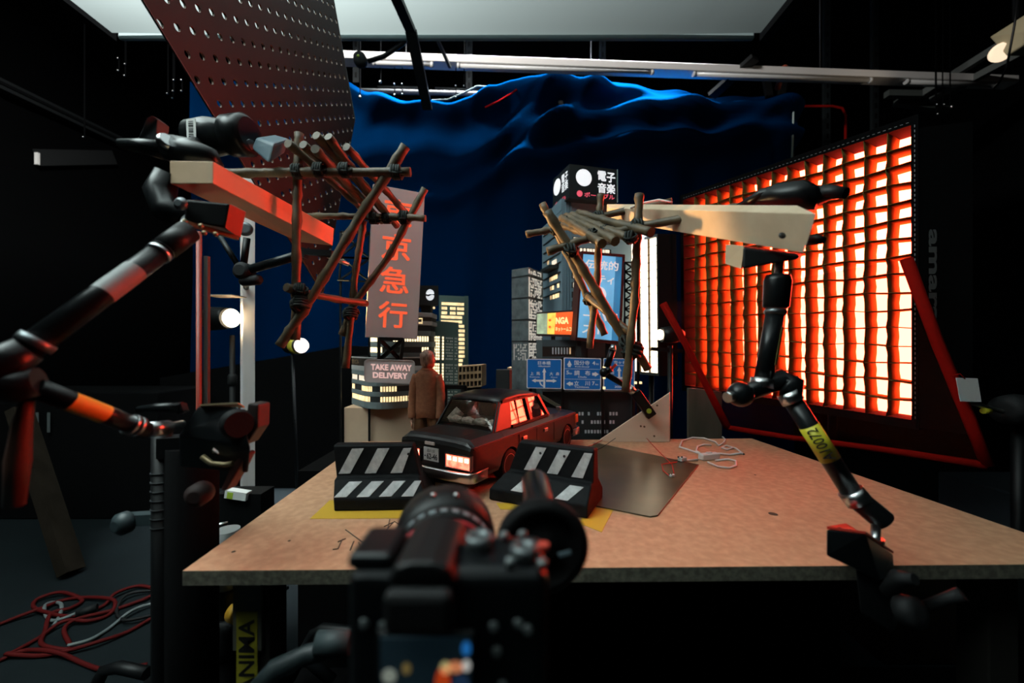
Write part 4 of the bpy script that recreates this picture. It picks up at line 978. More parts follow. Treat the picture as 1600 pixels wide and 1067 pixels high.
for t in (.34, .66): qo.disc(mb, .345, t, .006, .001, .002)
mb.build('orange_dots', glow('pane_orange', (1, .13, .02), .85), og)
mb = MB(); p = qo.pt(.4, 1.1, -.02); mb.bar(p, (p.x, p.y+.03, PZ), .02); mb.build('bracket', CONK, og)
# blue billboard
bb = thing('blue_billboard', P(937, 560, 1.93), 'tall lit blue billboard with pale Japanese lettering in a maroon frame', 'sign')
qb = pq((908, 392.5, 1.86), (975.5, 398, 1.94), (969, 538, 1.94), (898, 531.5, 1.86))
MAR = mat('frame_maroon', (.055, .014, .014), .45)
mb = MB(); qb.slab(mb, 0, 0, 1, 1, -.05, -.004); mb.build('case', MAR, bb)
mb = MB()
for a_ in ((0, 0, 1, .03), (0, .965, 1, 1), (0, .03, .04, .965), (.95, .03, 1, .965)): qb.slab(mb, *a_, -.004, .006)
mb.build('frame', MAR, bb)
mb = MB(); qb.slab(mb, .04, .03, .80, .965, -.004, 0); mb.build('lit_face', glow('bill_blue', (.12, .36, .58), 1.0, (7, .35)), bb)
mb = MB(); qb.slab(mb, .80, .03, .95, .965, -.004, 0); mb.build('side_strip', glow('bill_blue_dark', (.035, .17, .33), .9, (7, .3)), bb)
BW = glow('bill_letter', (.75, .72, .72), .75)
for tx, b_ in (('伝統的', (.11, .085, .87, .19)), ('シティ', (.18, .25, .78, .345)), ('ーパリ', (.14, .66, .90, .76)), ('スト', (.14, .81, .62, .91))):
    mb = MB(); qb.text(mb, tx, *b_, .0015, .025); mb.build('lettering', BW, bb)
mb = MB(); qb.disc(mb, .46, .47, .040, 0, .0012); mb.build('pale_disc', glow('bill_disc', (.72, .76, .85), .8), bb)
for s in (.15, .8): p = qb.pt(s, 1, -.03); mb = MB(); mb.bar((p.x, p.y, p.z+.02), (p.x, p.y, PZ), .02); mb.build('post', CONK, bb)
# lattice mast right of the billboard
lm = thing('lattice_mast', P(988, 560, 1.90), 'black lattice mast between the blue billboard and the white panel', 'mast')
mb = MB(); d = 1.90
for k in range(6):
    y0 = 410+k*14.5; truss(mb, P(976, y0, d), P(997, y0, d), P(997, y0+14.5, d), P(976, y0+14.5, d), .007)
a = P(997, 405, d); mb.bar(a, (a.x, a.y, PZ), .012); a = P(984, 497, d); mb.bar(P(976, 497, d), (P(976, 400, d).x, d, PZ), .009)
mb.build('truss', BLK, lm)
# road signs
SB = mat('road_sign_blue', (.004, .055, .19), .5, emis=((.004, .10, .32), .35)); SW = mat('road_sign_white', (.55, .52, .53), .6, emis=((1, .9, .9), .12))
gt = thing('sign_gantry', P(905, 620, 1.80), 'dark gantry beam carrying three blue road signs', 'gantry')
mb = MB(); mb.bar(P(826, 562, 1.80), P(992, 560, 1.80), .012); mb.bar(P(826, 604, 1.80), P(992, 604, 1.80), .01); mb.build('beam', BLK, gt)
for x in (829, 879.5, 941.5, 990): a = P(x, 558, 1.805); mb = MB(); mb.bar(a, (a.x, a.y, PZ), .012); mb.build('post', BLK, gt)
mb = MB()
for x, y in ((944, 574), (944, 590), (944, 606), (993, 598), (1001, 598)): mb.box(P(x, y, 1.785), (.010, .008, .010))
mb.build('bulb', WIN, gt)
def arrow(q, m, x0, y0, x1, y1, w, hl, hw):
    ax, ay = (x1-x0)*q.w, (y1-y0)*q.h; L = math.hypot(ax, ay); dx, dy = ax/L, ay/L; nx, ny = -dy, dx
    f = lambda a, b: (x0+(dx*a+nx*b)/q.w, y0+(dy*a+ny*b)/q.h)
    q.poly(m, [f(0, -w/2), f(L-hl, -w/2), f(L-hl, -hw/2), f(L, 0), f(L-hl, hw/2), f(L-hl, w/2), f(0, w/2)], .0008, .0016)
def roadsign(quad, label):
    t = thing('road_sign', quad.pt(.5, 1), label, 'road sign', 'blue road signs')
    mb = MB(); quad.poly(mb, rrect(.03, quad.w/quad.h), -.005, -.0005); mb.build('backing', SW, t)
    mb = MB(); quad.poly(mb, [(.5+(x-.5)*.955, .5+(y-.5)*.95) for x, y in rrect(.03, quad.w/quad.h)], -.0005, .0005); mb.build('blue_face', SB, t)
    return t
def put(t, quad, items, bold=.012):
    mb = MB()
    for tx, s0, t0, s1, t1 in items: quad.text(mb, tx, s0, t0, s1, t1, .0013, bold)
    mb.build('lettering', SW, t)
d = 1.785
q1 = pq((823, 560.5, d), (878, 561, d), (877.5, 607.5, d), (823, 606.5, d)); t1 = roadsign(q1, 'blue road sign for Nihonbashi with a crossing of arrows, first from the left')
put(t1, q1, (('日本橋', .32, .075, .68, .195), ('Nihonbashi', .33, .22, .67, .27), ('上', .10, .44, .20, .55), ('馬', .27, .44, .38, .55), ('Kamiuma', .09, .59, .37, .635), ('大', .65, .44, .75, .55), ('森', .83, .44, .93, .55), ('Omori', .69, .59, .87, .635)), .018)
mb = MB(); arrow(q1, mb, .5, .97, .5, .30, .0085, .020, .018); arrow(q1, mb, .50, .735, .14, .735, .0085, .018, .018); arrow(q1, mb, .55, .735, .86, .735, .0085, .018, .018)
for k in range(6):
    a = math.pi/2*k/6; b = math.pi/2*(k+1)/6; f = lambda a, r: (.36+r*(1-math.cos(a)), .77+r*1.25*math.sin(a)*.95)
    q1.poly(mb, [f(a, .14), f(b, .14), (f(b, .14)[0]+.03, f(b, .14)[1]-.02), (f(a, .14)[0]+.03, f(a, .14)[1]-.02)], .0008, .0014)
mb.build('arrows', SW, t1)
q2 = pq((881, 558.5, d), (939.5, 560, d), (939, 609.5, d), (880.5, 609, d)); t2 = roadsign(q2, 'blue road sign listing Kokubunji, Chofu and Tachikawa in three rows, the middle one')
put(t2, q2, (('国分寺', .28, .08, .69, .225), ('4', .76, .09, .84, .21), ('km', .86, .14, .93, .21), ('Kokubunji', .30, .25, .68, .305), ('5', .07, .40, .14, .52), ('km', .15, .45, .22, .52), ('調', .28, .39, .42, .545), ('布', .57, .39, .71, .545), ('Chofu', .38, .565, .61, .62),
             ('立', .28, .72, .41, .86), ('川', .57, .72, .70, .86), ('7', .76, .73, .83, .85), ('km', .85, .79, .92, .85), ('Tachikawa', .29, .88, .68, .935)), .018)
mb = MB(); arrow(q2, mb, .15, .29, .15, .08, .012, .022, .022); arrow(q2, mb, .76, .50, .94, .50, .012, .018, .022); arrow(q2, mb, .25, .81, .07, .81, .012, .018, .022)
for t in (.345, .665): q2.slab(mb, .02, t-.005, .98, t+.005, .0005, .0012)
mb.build('arrows', SW, t2)
q3 = pq((943, 559.5, d), (992, 560, d), (991.5, 609.5, d), (943, 609.5, d)); t3 = roadsign(q3, 'blue road sign reading 300m behind the bamboo, rightmost of the three')
put(t3, q3, (('市ヶ谷', .32, .075, .74, .18), ('Ichigaya', .40, .205, .66, .245), ('新宿', .10, .38, .34, .50), ('四谷', .70, .38, .93, .50), ('300m', .36, .86, .66, .93)), .018)
mb = MB(); arrow(q3, mb, .5, .66, .5, .26, .009, .020, .020); arrow(q3, mb, .5, .62, .10, .62, .009, .018, .02); arrow(q3, mb, .5, .62, .93, .62, .009, .018, .02)
for k in range(9): q3.slab(mb, .34+k*.036, .60, .36+k*.036, .655, .0008, .0018)
mb.build('arrows', SW, t3)
# dark low block at the table back
db = thing('dark_low_block', P(930, 680, 1.86), 'dark model block with faint windows below the road signs', 'model building', 'model buildings')
qk = pq((848, 612, 1.83), (986, 612, 1.83), (986, 690, 1.83), (848, 690, 1.83)); qk.c[2].z = qk.c[3].z = PZ
mb = MB(); qk.slab(mb, 0, 0, 1, 1, -.05, 0); mb.build('walls', mat('dark_block', (.013, .017, .019), .7), db)
for j, y in enumerate((646, 660, 676)):
    for k in range(14):
        if random.random() < .72: mb = MB(); qk.slab(mb, .37+k*.035, (y-612)/108, .37+k*.035+.022, (y+5.5-612)/108, 0, .0012); mb.build('faint_window', glow('faint_win_'+str(k % 3), (.9, .95, 1), (.012, .028, .055)[k % 3]), db)
mb = MB(); mb.prism([P(842, 614, 1.80), P(876, 634, 1.79), P(876, 640, 1.79), P(842, 620, 1.80)], (0, .02, 0)); mb.build('ramp_edge', mat('ramp_edge', (.10, .09, .06), .8), db)
# ================================================================ red softbox with egg-crate grid
sbx = thing('red_softbox', V((1.2, 1.8, 0)), 'big red-lit softbox with a fabric egg-crate grid at the right of the table', 'softbox')
qs = Q(P(1068, 313, 2.23), P(1424, 196, 1.40), P(1425, 656, 1.40), P(1071, 602, 2.23))
qs2 = qs
mb = MB(); qs.slab(mb, 0, 0, 1, 1, -.112, -.108); mb.build('glowing_diffuser', glow('red_light', (1, .045, .022), 52), sbx)
GR = translucent('grid_fabric', (.20, .17, .05), (.2, .12, .04), .35)
nx, ny = 14, 16
def wob(i, j): return .004*math.sin(i*2.1+j*1.3), .004*math.cos(i*1.7+j*2.3)
def gp(i, j, h, k=0):
    a, b = wob(i, j); s = i/nx+(a if 0 < i < nx else 0); t = j/ny+(b if 0 < j < ny else 0)
    return qs.pt(s, t, h)
for i in range(1, nx):
    mb = MB(); mb.grid([[gp(i, j/2, -.105)if j % 2 == 0 else qs.pt(i/nx, j/2/ny, -.105) for j in range(2*ny+1)], [gp(i, j/2, 0) if j % 2 == 0 else qs.pt(i/nx+.002, j/2/ny, 0) for j in range(2*ny+1)]]); mb.build('grid_strip', GR, sbx, solid=.0025)
for j in range(1, ny):
    mb = MB(); mb.grid([[gp(i, j, -.105) for i in range(nx+1)], [gp(i, j, 0) for i in range(nx+1)]]); mb.build('grid_strip', GR, sbx, solid=.0025)
mb = MB()
for a_ in ((-.02, -.03, 1.02, 0), (-.02, 1, 1.02, 1.03), (-.02, 0, 0, 1), (1, 0, 1.02, 1)): qs.slab(mb, *a_, -.15, .004)
mb.build('border', CLO, sbx)
mb = MB()
for k in range(60): qs.slab(mb, 1.009, k/60+.003, 1.0115, k/60+.011, .004, .005); 
for k in range(60): qs.slab(mb, k/60+.003, -.012, k/60+.011, -.010, .004, .005)
mb.build('stitching', mat('thread', (.25, .25, .25), .8), sbx)
c = sum(qs.c, V((0, 0, 0)))/4-qs.n*.55
back = [c+(p-sum(qs.c, V((0, 0, 0)))/4)*.35 for p in qs.c]; fr = [qs.pt(-.02, -.03, -.14), qs.pt(1.02, -.03, -.14), qs.pt(1.02, 1.03, -.14), qs.pt(-.02, 1.03, -.14)]
mb = MB(); mb.add(fr+back, [(0, 1, 5, 4), (1, 2, 6, 5), (2, 3, 7, 6), (3, 0, 4, 7), (4, 5, 6, 7)]); mb.build('hood', CLO, sbx, solid=.006)
# side flap facing the camera carries the maker's lettering
fe = Q(P(1432, 200, 1.385), P(1520, 190, 1.36), P(1520, 680, 1.36), P(1432, 668, 1.385))
mb = MB(); fe.slab(mb, 0, 0, 1, 1, -.004, 0); mb.build('side_flap', CLO, sbx)
fl = pq((1486, 356, 1.352), (1486, 520, 1.352), (1452, 520, 1.356), (1452, 356, 1.356))
fl = Q(P(1464, 358, 1.35), P(1464, 532, 1.35), P(1451, 532, 1.35), P(1451, 358, 1.35))
mb = MB(); fl.text(mb, 'amaran', 0, 0, 1, 1, .0, .03); mb.build('lettering', mat('flap_print', (.10, .10, .10), .7), sbx)
for p in mb.v: pass
mb = MB(); b0 = (back[0]+back[2])/2; mb.cyl(b0, (b0.x+.02, b0.y+.02, 0), .02); mb.lathe([(.25, 0), (.25, .02), (.03, .03)], (b0.x+.02, b0.y+.02, 0), (0, 0, 1)); mb.build('stand', BLK, sbx)
# ---- red-edged net
nt_ = thing('red_edged_net', P(1340, 720, 1.5), 'red-bordered gauze net hanging in front of the lower softbox', 'net')
qn = Q(P(1036, 474, 1.90), P(1416, 404, 1.30), P(1543, 728, 1.20), P(1137, 668, 1.80))
rows = []
for j in range(13):
    rows.append([qn.pt(i/24, j/12, .006*math.sin(i*.9)*math.sin(j*.6)+.01*math.sin(math.pi*i/24)*(1-j/12)) for i in range(25)])
mb = MB(); mb.grid(rows); mb.build('gauze', see_through('gauze', (.05, .008, .005), .30), nt_)
def band(pts, w, name):
    mb = MB(); mb.tube(pts, w, 8); mb.build(name, RED, nt_)
band([qn.pt(0, 0), qn.pt(.01, .35, .004), qn.pt(0, .7, -.003), qn.pt(0, 1)], [.019, .016, .016, .018], 'border')
band([qn.pt(0, 1), qn.pt(.3, 1.005), qn.pt(.7, .995), qn.pt(1, 1)], [.012, .011, .012, .014], 'border')
band([qn.pt(1, 0), qn.pt(.995, .4), qn.pt(1, .8), qn.pt(1, 1)], [.017, .016, .016, .015], 'border')
qt2 = Q(P(1493, 590, 1.19), P(1527, 591, 1.19), P(1533, 628, 1.19), P(1500, 627, 1.19))
mb = MB(); qt2.slab(mb, 0, 0, 1, 1, 0, .0012); mb.build('paper_tag', PAP, nt_)
mb = MB(); mb.tube([P(1486, 587, 1.2), P(1500, 584, 1.185), P(1508, 592, 1.185)], .0015, 6); mb.build('tag_string', RED, nt_)
mb = MB(); mb.cyl(qn.pt(1, .70)+V((.0, 0, 0)), P(1566, 643, 1.25), .007); mb.mi = 1; mb.cyl(P(1536, 642, 1.235), P(1546, 642, 1.24), .0085); mb.build('handle_rod', [STEEL, YELG], nt_)
ns = thing('net_stand', P(1590, 645, 1.3).xy.to_3d(), 'black stand head gripping the net rod at the right edge', 'stand')
mb = MB(); mb.lathe([(.02, -.05), (.045, -.045), (.05, 0), (.045, .045), (.02, .05)], P(1588, 640, 1.27), (1, .2, 0)); mb.build('grip_head', RUB, ns)
a = P(1592, 650, 1.28); mb = MB(); mb.cyl((a.x, a.y, a.z), (a.x, a.y, 0), .018); mb.lathe([(.11, 0), (.11, .015), (.02, .03)], (a.x, a.y, 0), (0, 0, 1)); mb.build('pole', BLK, ns)
mb = MB(); mb.bar(P(1075, 600, 2.0), P(1075, 690, 2.0), .02)
q = Q(P(1076, 606, 1.98), P(1128, 612, 1.98), P(1128, 690, 1.98), P(1076, 690, 1.98)); q.c[2].z = q.c[3].z = 0
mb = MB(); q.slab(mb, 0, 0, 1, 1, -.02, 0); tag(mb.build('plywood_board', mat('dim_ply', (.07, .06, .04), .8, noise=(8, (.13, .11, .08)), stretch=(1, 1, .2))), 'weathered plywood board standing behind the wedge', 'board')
# ================================================================ white light panel
wp = thing('white_light_panel', V((.73, 2.2, 0)), 'tall white LED panel with a grid behind the right bamboo, blown out', 'light panel')
qw_ = Q(V((.705, 2.50, zz(384, 2.5))), V((.762, 2.04, zz(370, 2.04))), V((.769, 2.04, zz(583, 2.04))), V((.712, 2.50, zz(578, 2.5))))
qw_ = Q(*[V((p.x+.012*k, p.y, p.z)) for p, k in zip(qw_.c, (0, 0, 0, 0))])
if qw_.n.x > 0: qw_.n = -qw_.n
mb = MB(); qw_.slab(mb, 0, 0, 1, 1, -.003, 0); mb.build('lit_face', glow('panel_white', (1, .80, .55), 6), wp)
mb = MB()
for i in range(1, 4): qw_.slab(mb, i/4-.006, 0, i/4+.006, 1, .001, .012)
for j in range(1, 17): qw_.slab(mb, 0, j/17-.0015, 1, j/17+.0015, .001, .012)
mb.build('grid', translucent('white_grid', (.12, .08, .05), (.14, .09, .05), .5), wp)
mb = MB()
for a_ in ((-.03, -.02, 1.03, 0), (-.03, 1, 1.03, 1.02), (1, 0, 1.03, 1)): qw_.slab(mb, *a_, -.06, .022)
qw_.slab(mb, -.03, -.02, 1.03, 1.02, -.08, -.05); mb.build('case', BLK, wp)
mb = MB(); b0 = qw_.pt(.5, 1.02, -.06); mb.cyl(b0, (b0.x, b0.y, 0), .015); mb.build('stand', BLK, wp)
for x in (988, 1003): 
    pass
pl_ = thing('practical_bulb', P(1038, 530, 2.3), 'small round lamp glowing beside the white panel', 'lamp')
mb = MB(); mb.lathe([(.001, 0), (.020, .003), (.026, .02), (.02, .04)], P(1036, 523, 1.97), (-.95, -.3, 0)); mb.build('lens', glow('panel_white', (1, .80, .55), 6), pl_)
mb = MB(); mb.lathe([(.036, -.012), (.044, .03), (.036, .08), (.02, .10)], P(1037, 523, 1.97), (.97, .05, 0)); mb.build('housing', BLK, pl_)
a = P(1047, 540, 1.97); mb = MB(); mb.bar(P(1018, 545, 1.97), P(1066, 548, 1.97), .02); mb.cyl(a, (a.x, a.y, 0), .012); mb.build('bracket', BLK, pl_)
for px, py, r in ((989, 372, .022), (1004, 372, .028)):
    mb = MB(); mb.ball(P(px, py, 2.2), r, 14, 10); o = mb.build('round_bulb', glow('bulb_white', (.85, .95, 1), 2.5))
    tag(o, ['smaller of two glowing round bulbs above the white panel', 'larger of two glowing round bulbs above the white panel'][px > 1000], 'bulb')
# ================================================================ planks, clamps
lpk = thing('wooden_plank', V((-.60, 1.0, 1.48)), 'pine plank lit orange on its side, carrying the left bamboo frame', 'plank')
e0 = [P(265, 251, .75), P(333, 252, .75), P(333, 287, .75), P(266, 287, .75)]
e1 = [P(462, 358, 1.28), P(523, 358, 1.30), P(521, 389, 1.30), P(462, 389, 1.28)]
e1 = [P(466, 352, 1.31), P(522, 357, 1.31), P(520, 384, 1.31), P(466, 378, 1.31)]
mb = MB(); mb.hexa(e0+e1); mb.build('timber', WOOD, lpk, bevel=.0015)
rpk = thing('wooden_plank', V((.43, 1.1, 1.48)), 'pine plank with a pale top carrying the right bamboo frame', 'plank')
f0 = [P(1256, 396, .70), P(1276, 334, .655)]; f1 = [P(951, 344, 1.40), P(952, 325, 1.365)]
up_ = V((.004, .050, .032))
mb = MB(); mb.hexa([f0[0], f0[1], f0[1]+up_, f0[0]+up_, f1[0], f1[1], f1[1]+up_, f1[0]+up_]); mb.build('timber', WOODX, rpk, bevel=.0015)
mb = MB(); c = P(1222, 368, .702); mb.lathe([(.001, -.001), (.006, -.001), (.0062, .001), (.001, .0015)], c, (0, -1, .3), 12); mb.build('screw', mat('screw_dark', (.05, .045, .04), .5, .5), rpk)
mb = MB(); mb.hexa([P(1134, 382, .84), P(1162, 384, .80), P(1158, 420, .80), P(1133, 412, .84), P(1140, 382, .87), P(1168, 384, .84), P(1166, 418, .84), P(1139, 412, .87)]); mb.build('packing_block', WOOD, rpk)
jb = thing('clamp_jaw', P(1205, 400, .78), 'black clamp jaw under the right plank on the articulated arm', 'clamp')
mb = MB(); mb.hexa([P(1161, 386, .795), P(1249, 398, .755), P(1247, 405, .755), P(1160, 420, .795), P(1166, 384, .85), P(1254, 396, .82), P(1252, 404, .82), P(1165, 418, .85)]); mb.build('body', BLK, jb, bevel=.004)
def sclamp(name, body, label, ex=.035):
    """spring clamp: long tapered handles and jaws between pixel-depth points"""
    o = thing(name, P(*body[0]), label, 'clamp'); return o
sc = thing('spring_clamp', P(1210, 310, .80), 'black spring clamp biting the top of the right plank', 'clamp')
mb = MB(); mb.tube([P(1150, 328, .90), P(1175, 318, .86), P(1215, 307, .80), P(1250, 305, .76), P(1282, 312, .74)], [.010, .018, .026, .028, .020], 12); mb.build('jaw', ANO, sc)
mb = MB(); mb.tube([P(1155, 326, .86), P(1190, 304, .82), P(1235, 293, .78), P(1268, 300, .75)], [.008, .012, .012, .012], 10); mb.build('upper_jaw', ANO, sc)
mb = MB(); mb.tube([P(1275, 306, .75), P(1300, 300, .72), P(1322, 302, .70)], [.020, .013, .010], 12); mb.build('handle', BLK, sc)
mb = MB(); mb.tube([P(1262, 377, .74), P(1276, 374, .72), P(1288, 376, .71)], [.008, .010, .006], 10); mb.build('lower_handle', BLK, sc)
mb = MB(); mb.tube([P(1050, 316, 1.1), P(1030, 312, 1.15), P(1000, 318, 1.2), P(985, 325, 1.22)], .003, 6); tag(mb.build('white_cable_tie', WHT), 'white cord along the back pole of the right bamboo frame', 'cord')
lc_ = thing('spring_clamp', P(320, 230, .8), 'black spring clamp standing on the left plank with a grey handle', 'clamp')
mb = MB(); mb.tube([P(268, 232, .80), P(300, 240, .79), P(330, 248, .78), P(345, 262, .80)], [.026, .028, .020, .008], 12); mb.tube([P(262, 270, .76), P(250, 300, .76), P(262, 330, .74), P(290, 345, .74)], [.02, .026, .024, .016], 12); mb.build('jaw', ANO, lc_)
mb = MB(); mb.tube([P(188, 225, .80), P(220, 228, .80), P(262, 235, .80)], [.010, .014, .020], 12); mb.build('handle', ANO, lc_)
mb = MB(); mb.prism([P(213, 224, .80), P(229, 184, .78), P(238, 180, .78), P(247, 186, .79), P(243, 226, .80)], (0, .025, 0)); mb.build('lever', mat('lever_grey', (.07, .085, .09), .5), lc_, bevel=.004)
mb = MB(); mb.lathe([(.014, 0), (.017, .008), (.014, .016)], P(256, 226, .775), (1, -.4, .5), 16); mb.build('ring', STEEL, lc_)
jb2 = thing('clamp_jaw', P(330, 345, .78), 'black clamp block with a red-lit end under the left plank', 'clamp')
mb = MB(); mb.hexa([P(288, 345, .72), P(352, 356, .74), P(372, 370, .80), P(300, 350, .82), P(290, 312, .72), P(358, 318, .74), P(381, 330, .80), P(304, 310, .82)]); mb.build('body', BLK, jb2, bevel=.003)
mb = MB(); mb.hexa([P(352, 356, .738), P(374, 371, .795), P(382, 331, .795), P(359, 319, .738), P(354, 356, .75), P(376, 370, .81), P(384, 331, .81), P(361, 319, .75)]); mb.build('red_lit_end', mat('red_face', (.30, .05, .02), .6), jb2)  # end face of the black block, red light put into its colour
mb = MB()
for x, y in ((287, 352), (314, 353), (319, 364), (337, 366), (289, 346)): mb.ball(P(x, y, .715), .0045, 8, 6)
mb.bar(P(290, 348, .718), P(372, 372, .79), .008); mb.build('bright_edge', mat('brass_edge', (.30, .23, .13), .4, .6), jb2)
mb = MB(); mb.lathe([(.010, 0), (.012, .006), (.006, .012)], P(286, 320, .715), (0, -1, 0), 16); mb.build('knob', GREYM, jb2)
fg2 = thing('grip_cylinder', P(330, 215, .95), 'black cylinder fitting with a barcode label above the left plank', 'grip head')
mb = MB(); mb.lathe([(.03, 0), (.042, .005), (.046, .05), (.040, .10), (.048, .105), (.050, .15), (.04, .16)], P(300, 216, 1.0), (1, -.1, 0), 24); mb.build('barrel', ANO, fg2)
mb = MB(); q = Q(P(291, 187, .95), P(306, 186, .95), P(307, 228, .95), P(293, 226, .95)); q.slab(mb, 0, 0, 1, 1, 0, .0012); lb_ = mb.build('barcode_label', PAP, fg2)
mb = MB()
for k in range(12): q.slab(mb, .25, .08+k*.072, .75, .08+k*.072+(.02, .035, .05)[k % 3], .0012, .0018)
mb.build('barcode_bars', INK, lb_)
mb = MB(); mb.tube([P(378, 222, 1.0), P(392, 226, .98)], .012, 10); mb.build('spigot', GREYM, fg2)
mb = MB(); mb.hexa([P(392, 232, .96), P(420, 257, .93), P(445, 240, 1.0), P(425, 225, 1.03), P(400, 214, .96), P(428, 224, .93), P(452, 216, 1.0), P(430, 210, 1.03)]); mb.build('end_block', mat('blue_grey_block', (.07, .12, .15), .45), fg2, bevel=.006)
mb = MB(); mb.cyl(P(310, 216, 1.0), P(285, 250, .82), .014); mb.build('link', BLK, fg2)
# ================================================================ bamboo frames
def bamboo(name, loc, label):
    return thing(name, loc, label, 'bamboo frame', 'bamboo frames')
def pole(par, pts, r, name='pole'):
    pts = [P(*p) for p in pts]; L = sum((b-a).length for a, b in zip(pts, pts[1:])); n = max(6, int(L/.018)); out = []; rs = []
    rnd = random.Random(int(pts[0].x*1e4)+int(pts[-1].z*1e4)); node = rnd.uniform(.02, .05); s = 0
    bow = V((rnd.uniform(-1, 1), 0, rnd.uniform(-1, 1)))*.004
    for i in range(n+1):
        t = i/n; k = t*(len(pts)-1); j = min(int(k), len(pts)-2); p = pts[j].lerp(pts[j+1], k-j)
        out.append(p+bow*math.sin(math.pi*t)+V((rnd.uniform(-1, 1), 0, rnd.uniform(-1, 1)))*.0007); s += L/n; rr_ = r*rnd.uniform(.93, 1.03)
        if s > node: rr_ = r*1.2; s = 0; node = rnd.uniform(.05, .085)
        rs.append(rr_)
    rs[0] = r*1.08; rs[-1] = r*1.08
    mb = MB(); mb.tube(out, rs, 9); return mb.build(name, BAM, par)
def lash(par, p, ax, r, n=4):
    c = P(*p); mb = MB(); ax = V(ax).normalized(); x = ax.orthogonal().normalized(); y = ax.cross(x)
    rnd = random.Random(int(c.x*1e5)); pts = []
    for k in range(n*10+1):
        a = k/10*math.tau; t = (k/(n*10)-.5)*r*1.6
        pts.append(c+ax*(t+rnd.uniform(-.001, .001))+(x*math.cos(a)+y*math.sin(a))*r*1.12)
    mb.tube(pts, r*.24, 5)
    pts = []
    for k in range(21):
        a = k/10*math.tau; pts.append(c+y*((k/20-.5)*r*1.4)+(x*math.cos(a)+ax*math.sin(a))*r*1.2)
    mb.tube(pts, r*.24, 5); mb.build('lashing', TWINE, par)
lb = bamboo('bamboo_frame', P(560, 340, 1.2), 'lashed bamboo canopy frame at the left, hanging off the orange-lit plank')
pole(lb, [(467, 209, .98), (464, 330, .98), (462, 532, .98)], .0105); pole(lb, [(568, 345, 1.22), (553, 430, 1.22), (540, 575, 1.22)], .0105)
pole(lb, [(634, 228, .96), (560, 340, .98), (478, 478, .98), (437, 540, .97)], .0115); pole(lb, [(664, 295, 1.20), (610, 400, 1.21), (552, 480, 1.22), (534, 524, 1.22)], .0105)
pole(lb, [(340, 271, .96), (465, 268, .96), (642, 269, .96)], .0105); pole(lb, [(440, 338, 1.24), (560, 340, 1.20), (665, 341, 1.19)], .0095)
pole(lb, [(447, 449, .95), (500, 461, 1.05), (572, 474, 1.22)], .0095)
for p, q in (((450, 224, .92), (568, 329, 1.26)), ((473, 226, .93), (597, 346, 1.26)), ((494, 211, .93), (604, 336, 1.25)), ((513, 213, .94), (620, 353, 1.27)), ((541, 229, .95), (634, 333, 1.25)), ((492, 232, .90), (575, 318, 1.22))):
    pole(lb, [p, q], .0095, 'slat')
for p, ax, r in (((466, 268, .965), (1, 0, 0), .014), ((620, 269, .96), (1, 0, 0), .014), ((500, 266, .955), (1, 0, 0), .014), ((540, 266, .955), (1, 0, 0), .014), ((584, 341, 1.20), (1, 0, 0), .014), ((604, 341, 1.20), (1, 0, 0), .013), ((632, 340, 1.20), (1, 0, 0), .016), ((470, 475, .975), (0, .3, 1), .017), ((548, 490, 1.22), (0, .2, 1), .017), ((470, 453, .97), (1, .4, 0), .013)):
    lash(lb, p, ax, r)
rbm = bamboo('bamboo_frame', P(920, 420, 1.25), 'lashed bamboo canopy frame in front of the blue billboard, hanging off the pale-topped plank')
pole(rbm, [(854, 330, 1.13), (986, 548, 1.16)], .0135); pole(rbm, [(847, 318, 1.36), (945, 523, 1.36)], .012)
pole(rbm, [(822, 366, 1.36), (864, 358, 1.34), (950, 335, 1.30), (1050, 315, 1.22)], .0115); pole(rbm, [(855, 393, 1.14), (925, 371, 1.13), (1000, 354, 1.08), (1160, 324, .93)], .0115)
pole(rbm, [(939, 304, 1.30), (936, 345, 1.30), (934, 440, 1.30), (921, 544, 1.29)], .011); pole(rbm, [(999, 303, 1.08), (997, 370, 1.08), (993, 470, 1.10), (977, 612, 1.12)], .0115)
for p, q, r in (((904, 333, 1.30), (1018, 363, 1.02), .0125), ((893, 336, 1.31), (980, 371, 1.05), .0115), ((885, 338, 1.32), (962, 377, 1.05), .0125), ((878, 341, 1.33), (941, 381, 1.05), .0125), ((912, 339, 1.30), (995, 372, 1.06), .010), ((880, 352, 1.30), (930, 372, 1.10), .011)):
    pole(rbm, [p, q], r, 'slat')
pole(rbm, [(918, 464, 1.28), (955, 492, 1.18), (985, 520, 1.13)], .010); pole(rbm, [(985, 535, 1.14), (1012, 576, 1.16)], .0125)
for p, ax, r in (((892, 391, 1.135), (1, .1, .1), .017), ((867, 360, 1.34), (1, 0, .2), .014), ((937, 338, 1.30), (1, 0, .1), .015), ((998, 352, 1.08), (1, -.2, .1), .016), ((988, 548, 1.13), (.4, 0, 1), .022), ((980, 536, 1.14), (1, 0, 0), .018), ((921, 467, 1.29), (.3, 0, 1), .016), ((985, 371, 1.05), (.6, -.4, 0), .014), ((945, 360, 1.14), (.6, -.6, 0), .013), ((955, 364, 1.12), (.6, -.6, 0), .013), ((925, 366, 1.13), (.6, -.6, 0), .013), ((885, 345, 1.30), (.6, -.6, 0), .012), ((898, 340, 1.30), (.6, -.6, 0), .012)):
    lash(rbm, p, ax, r, 3)
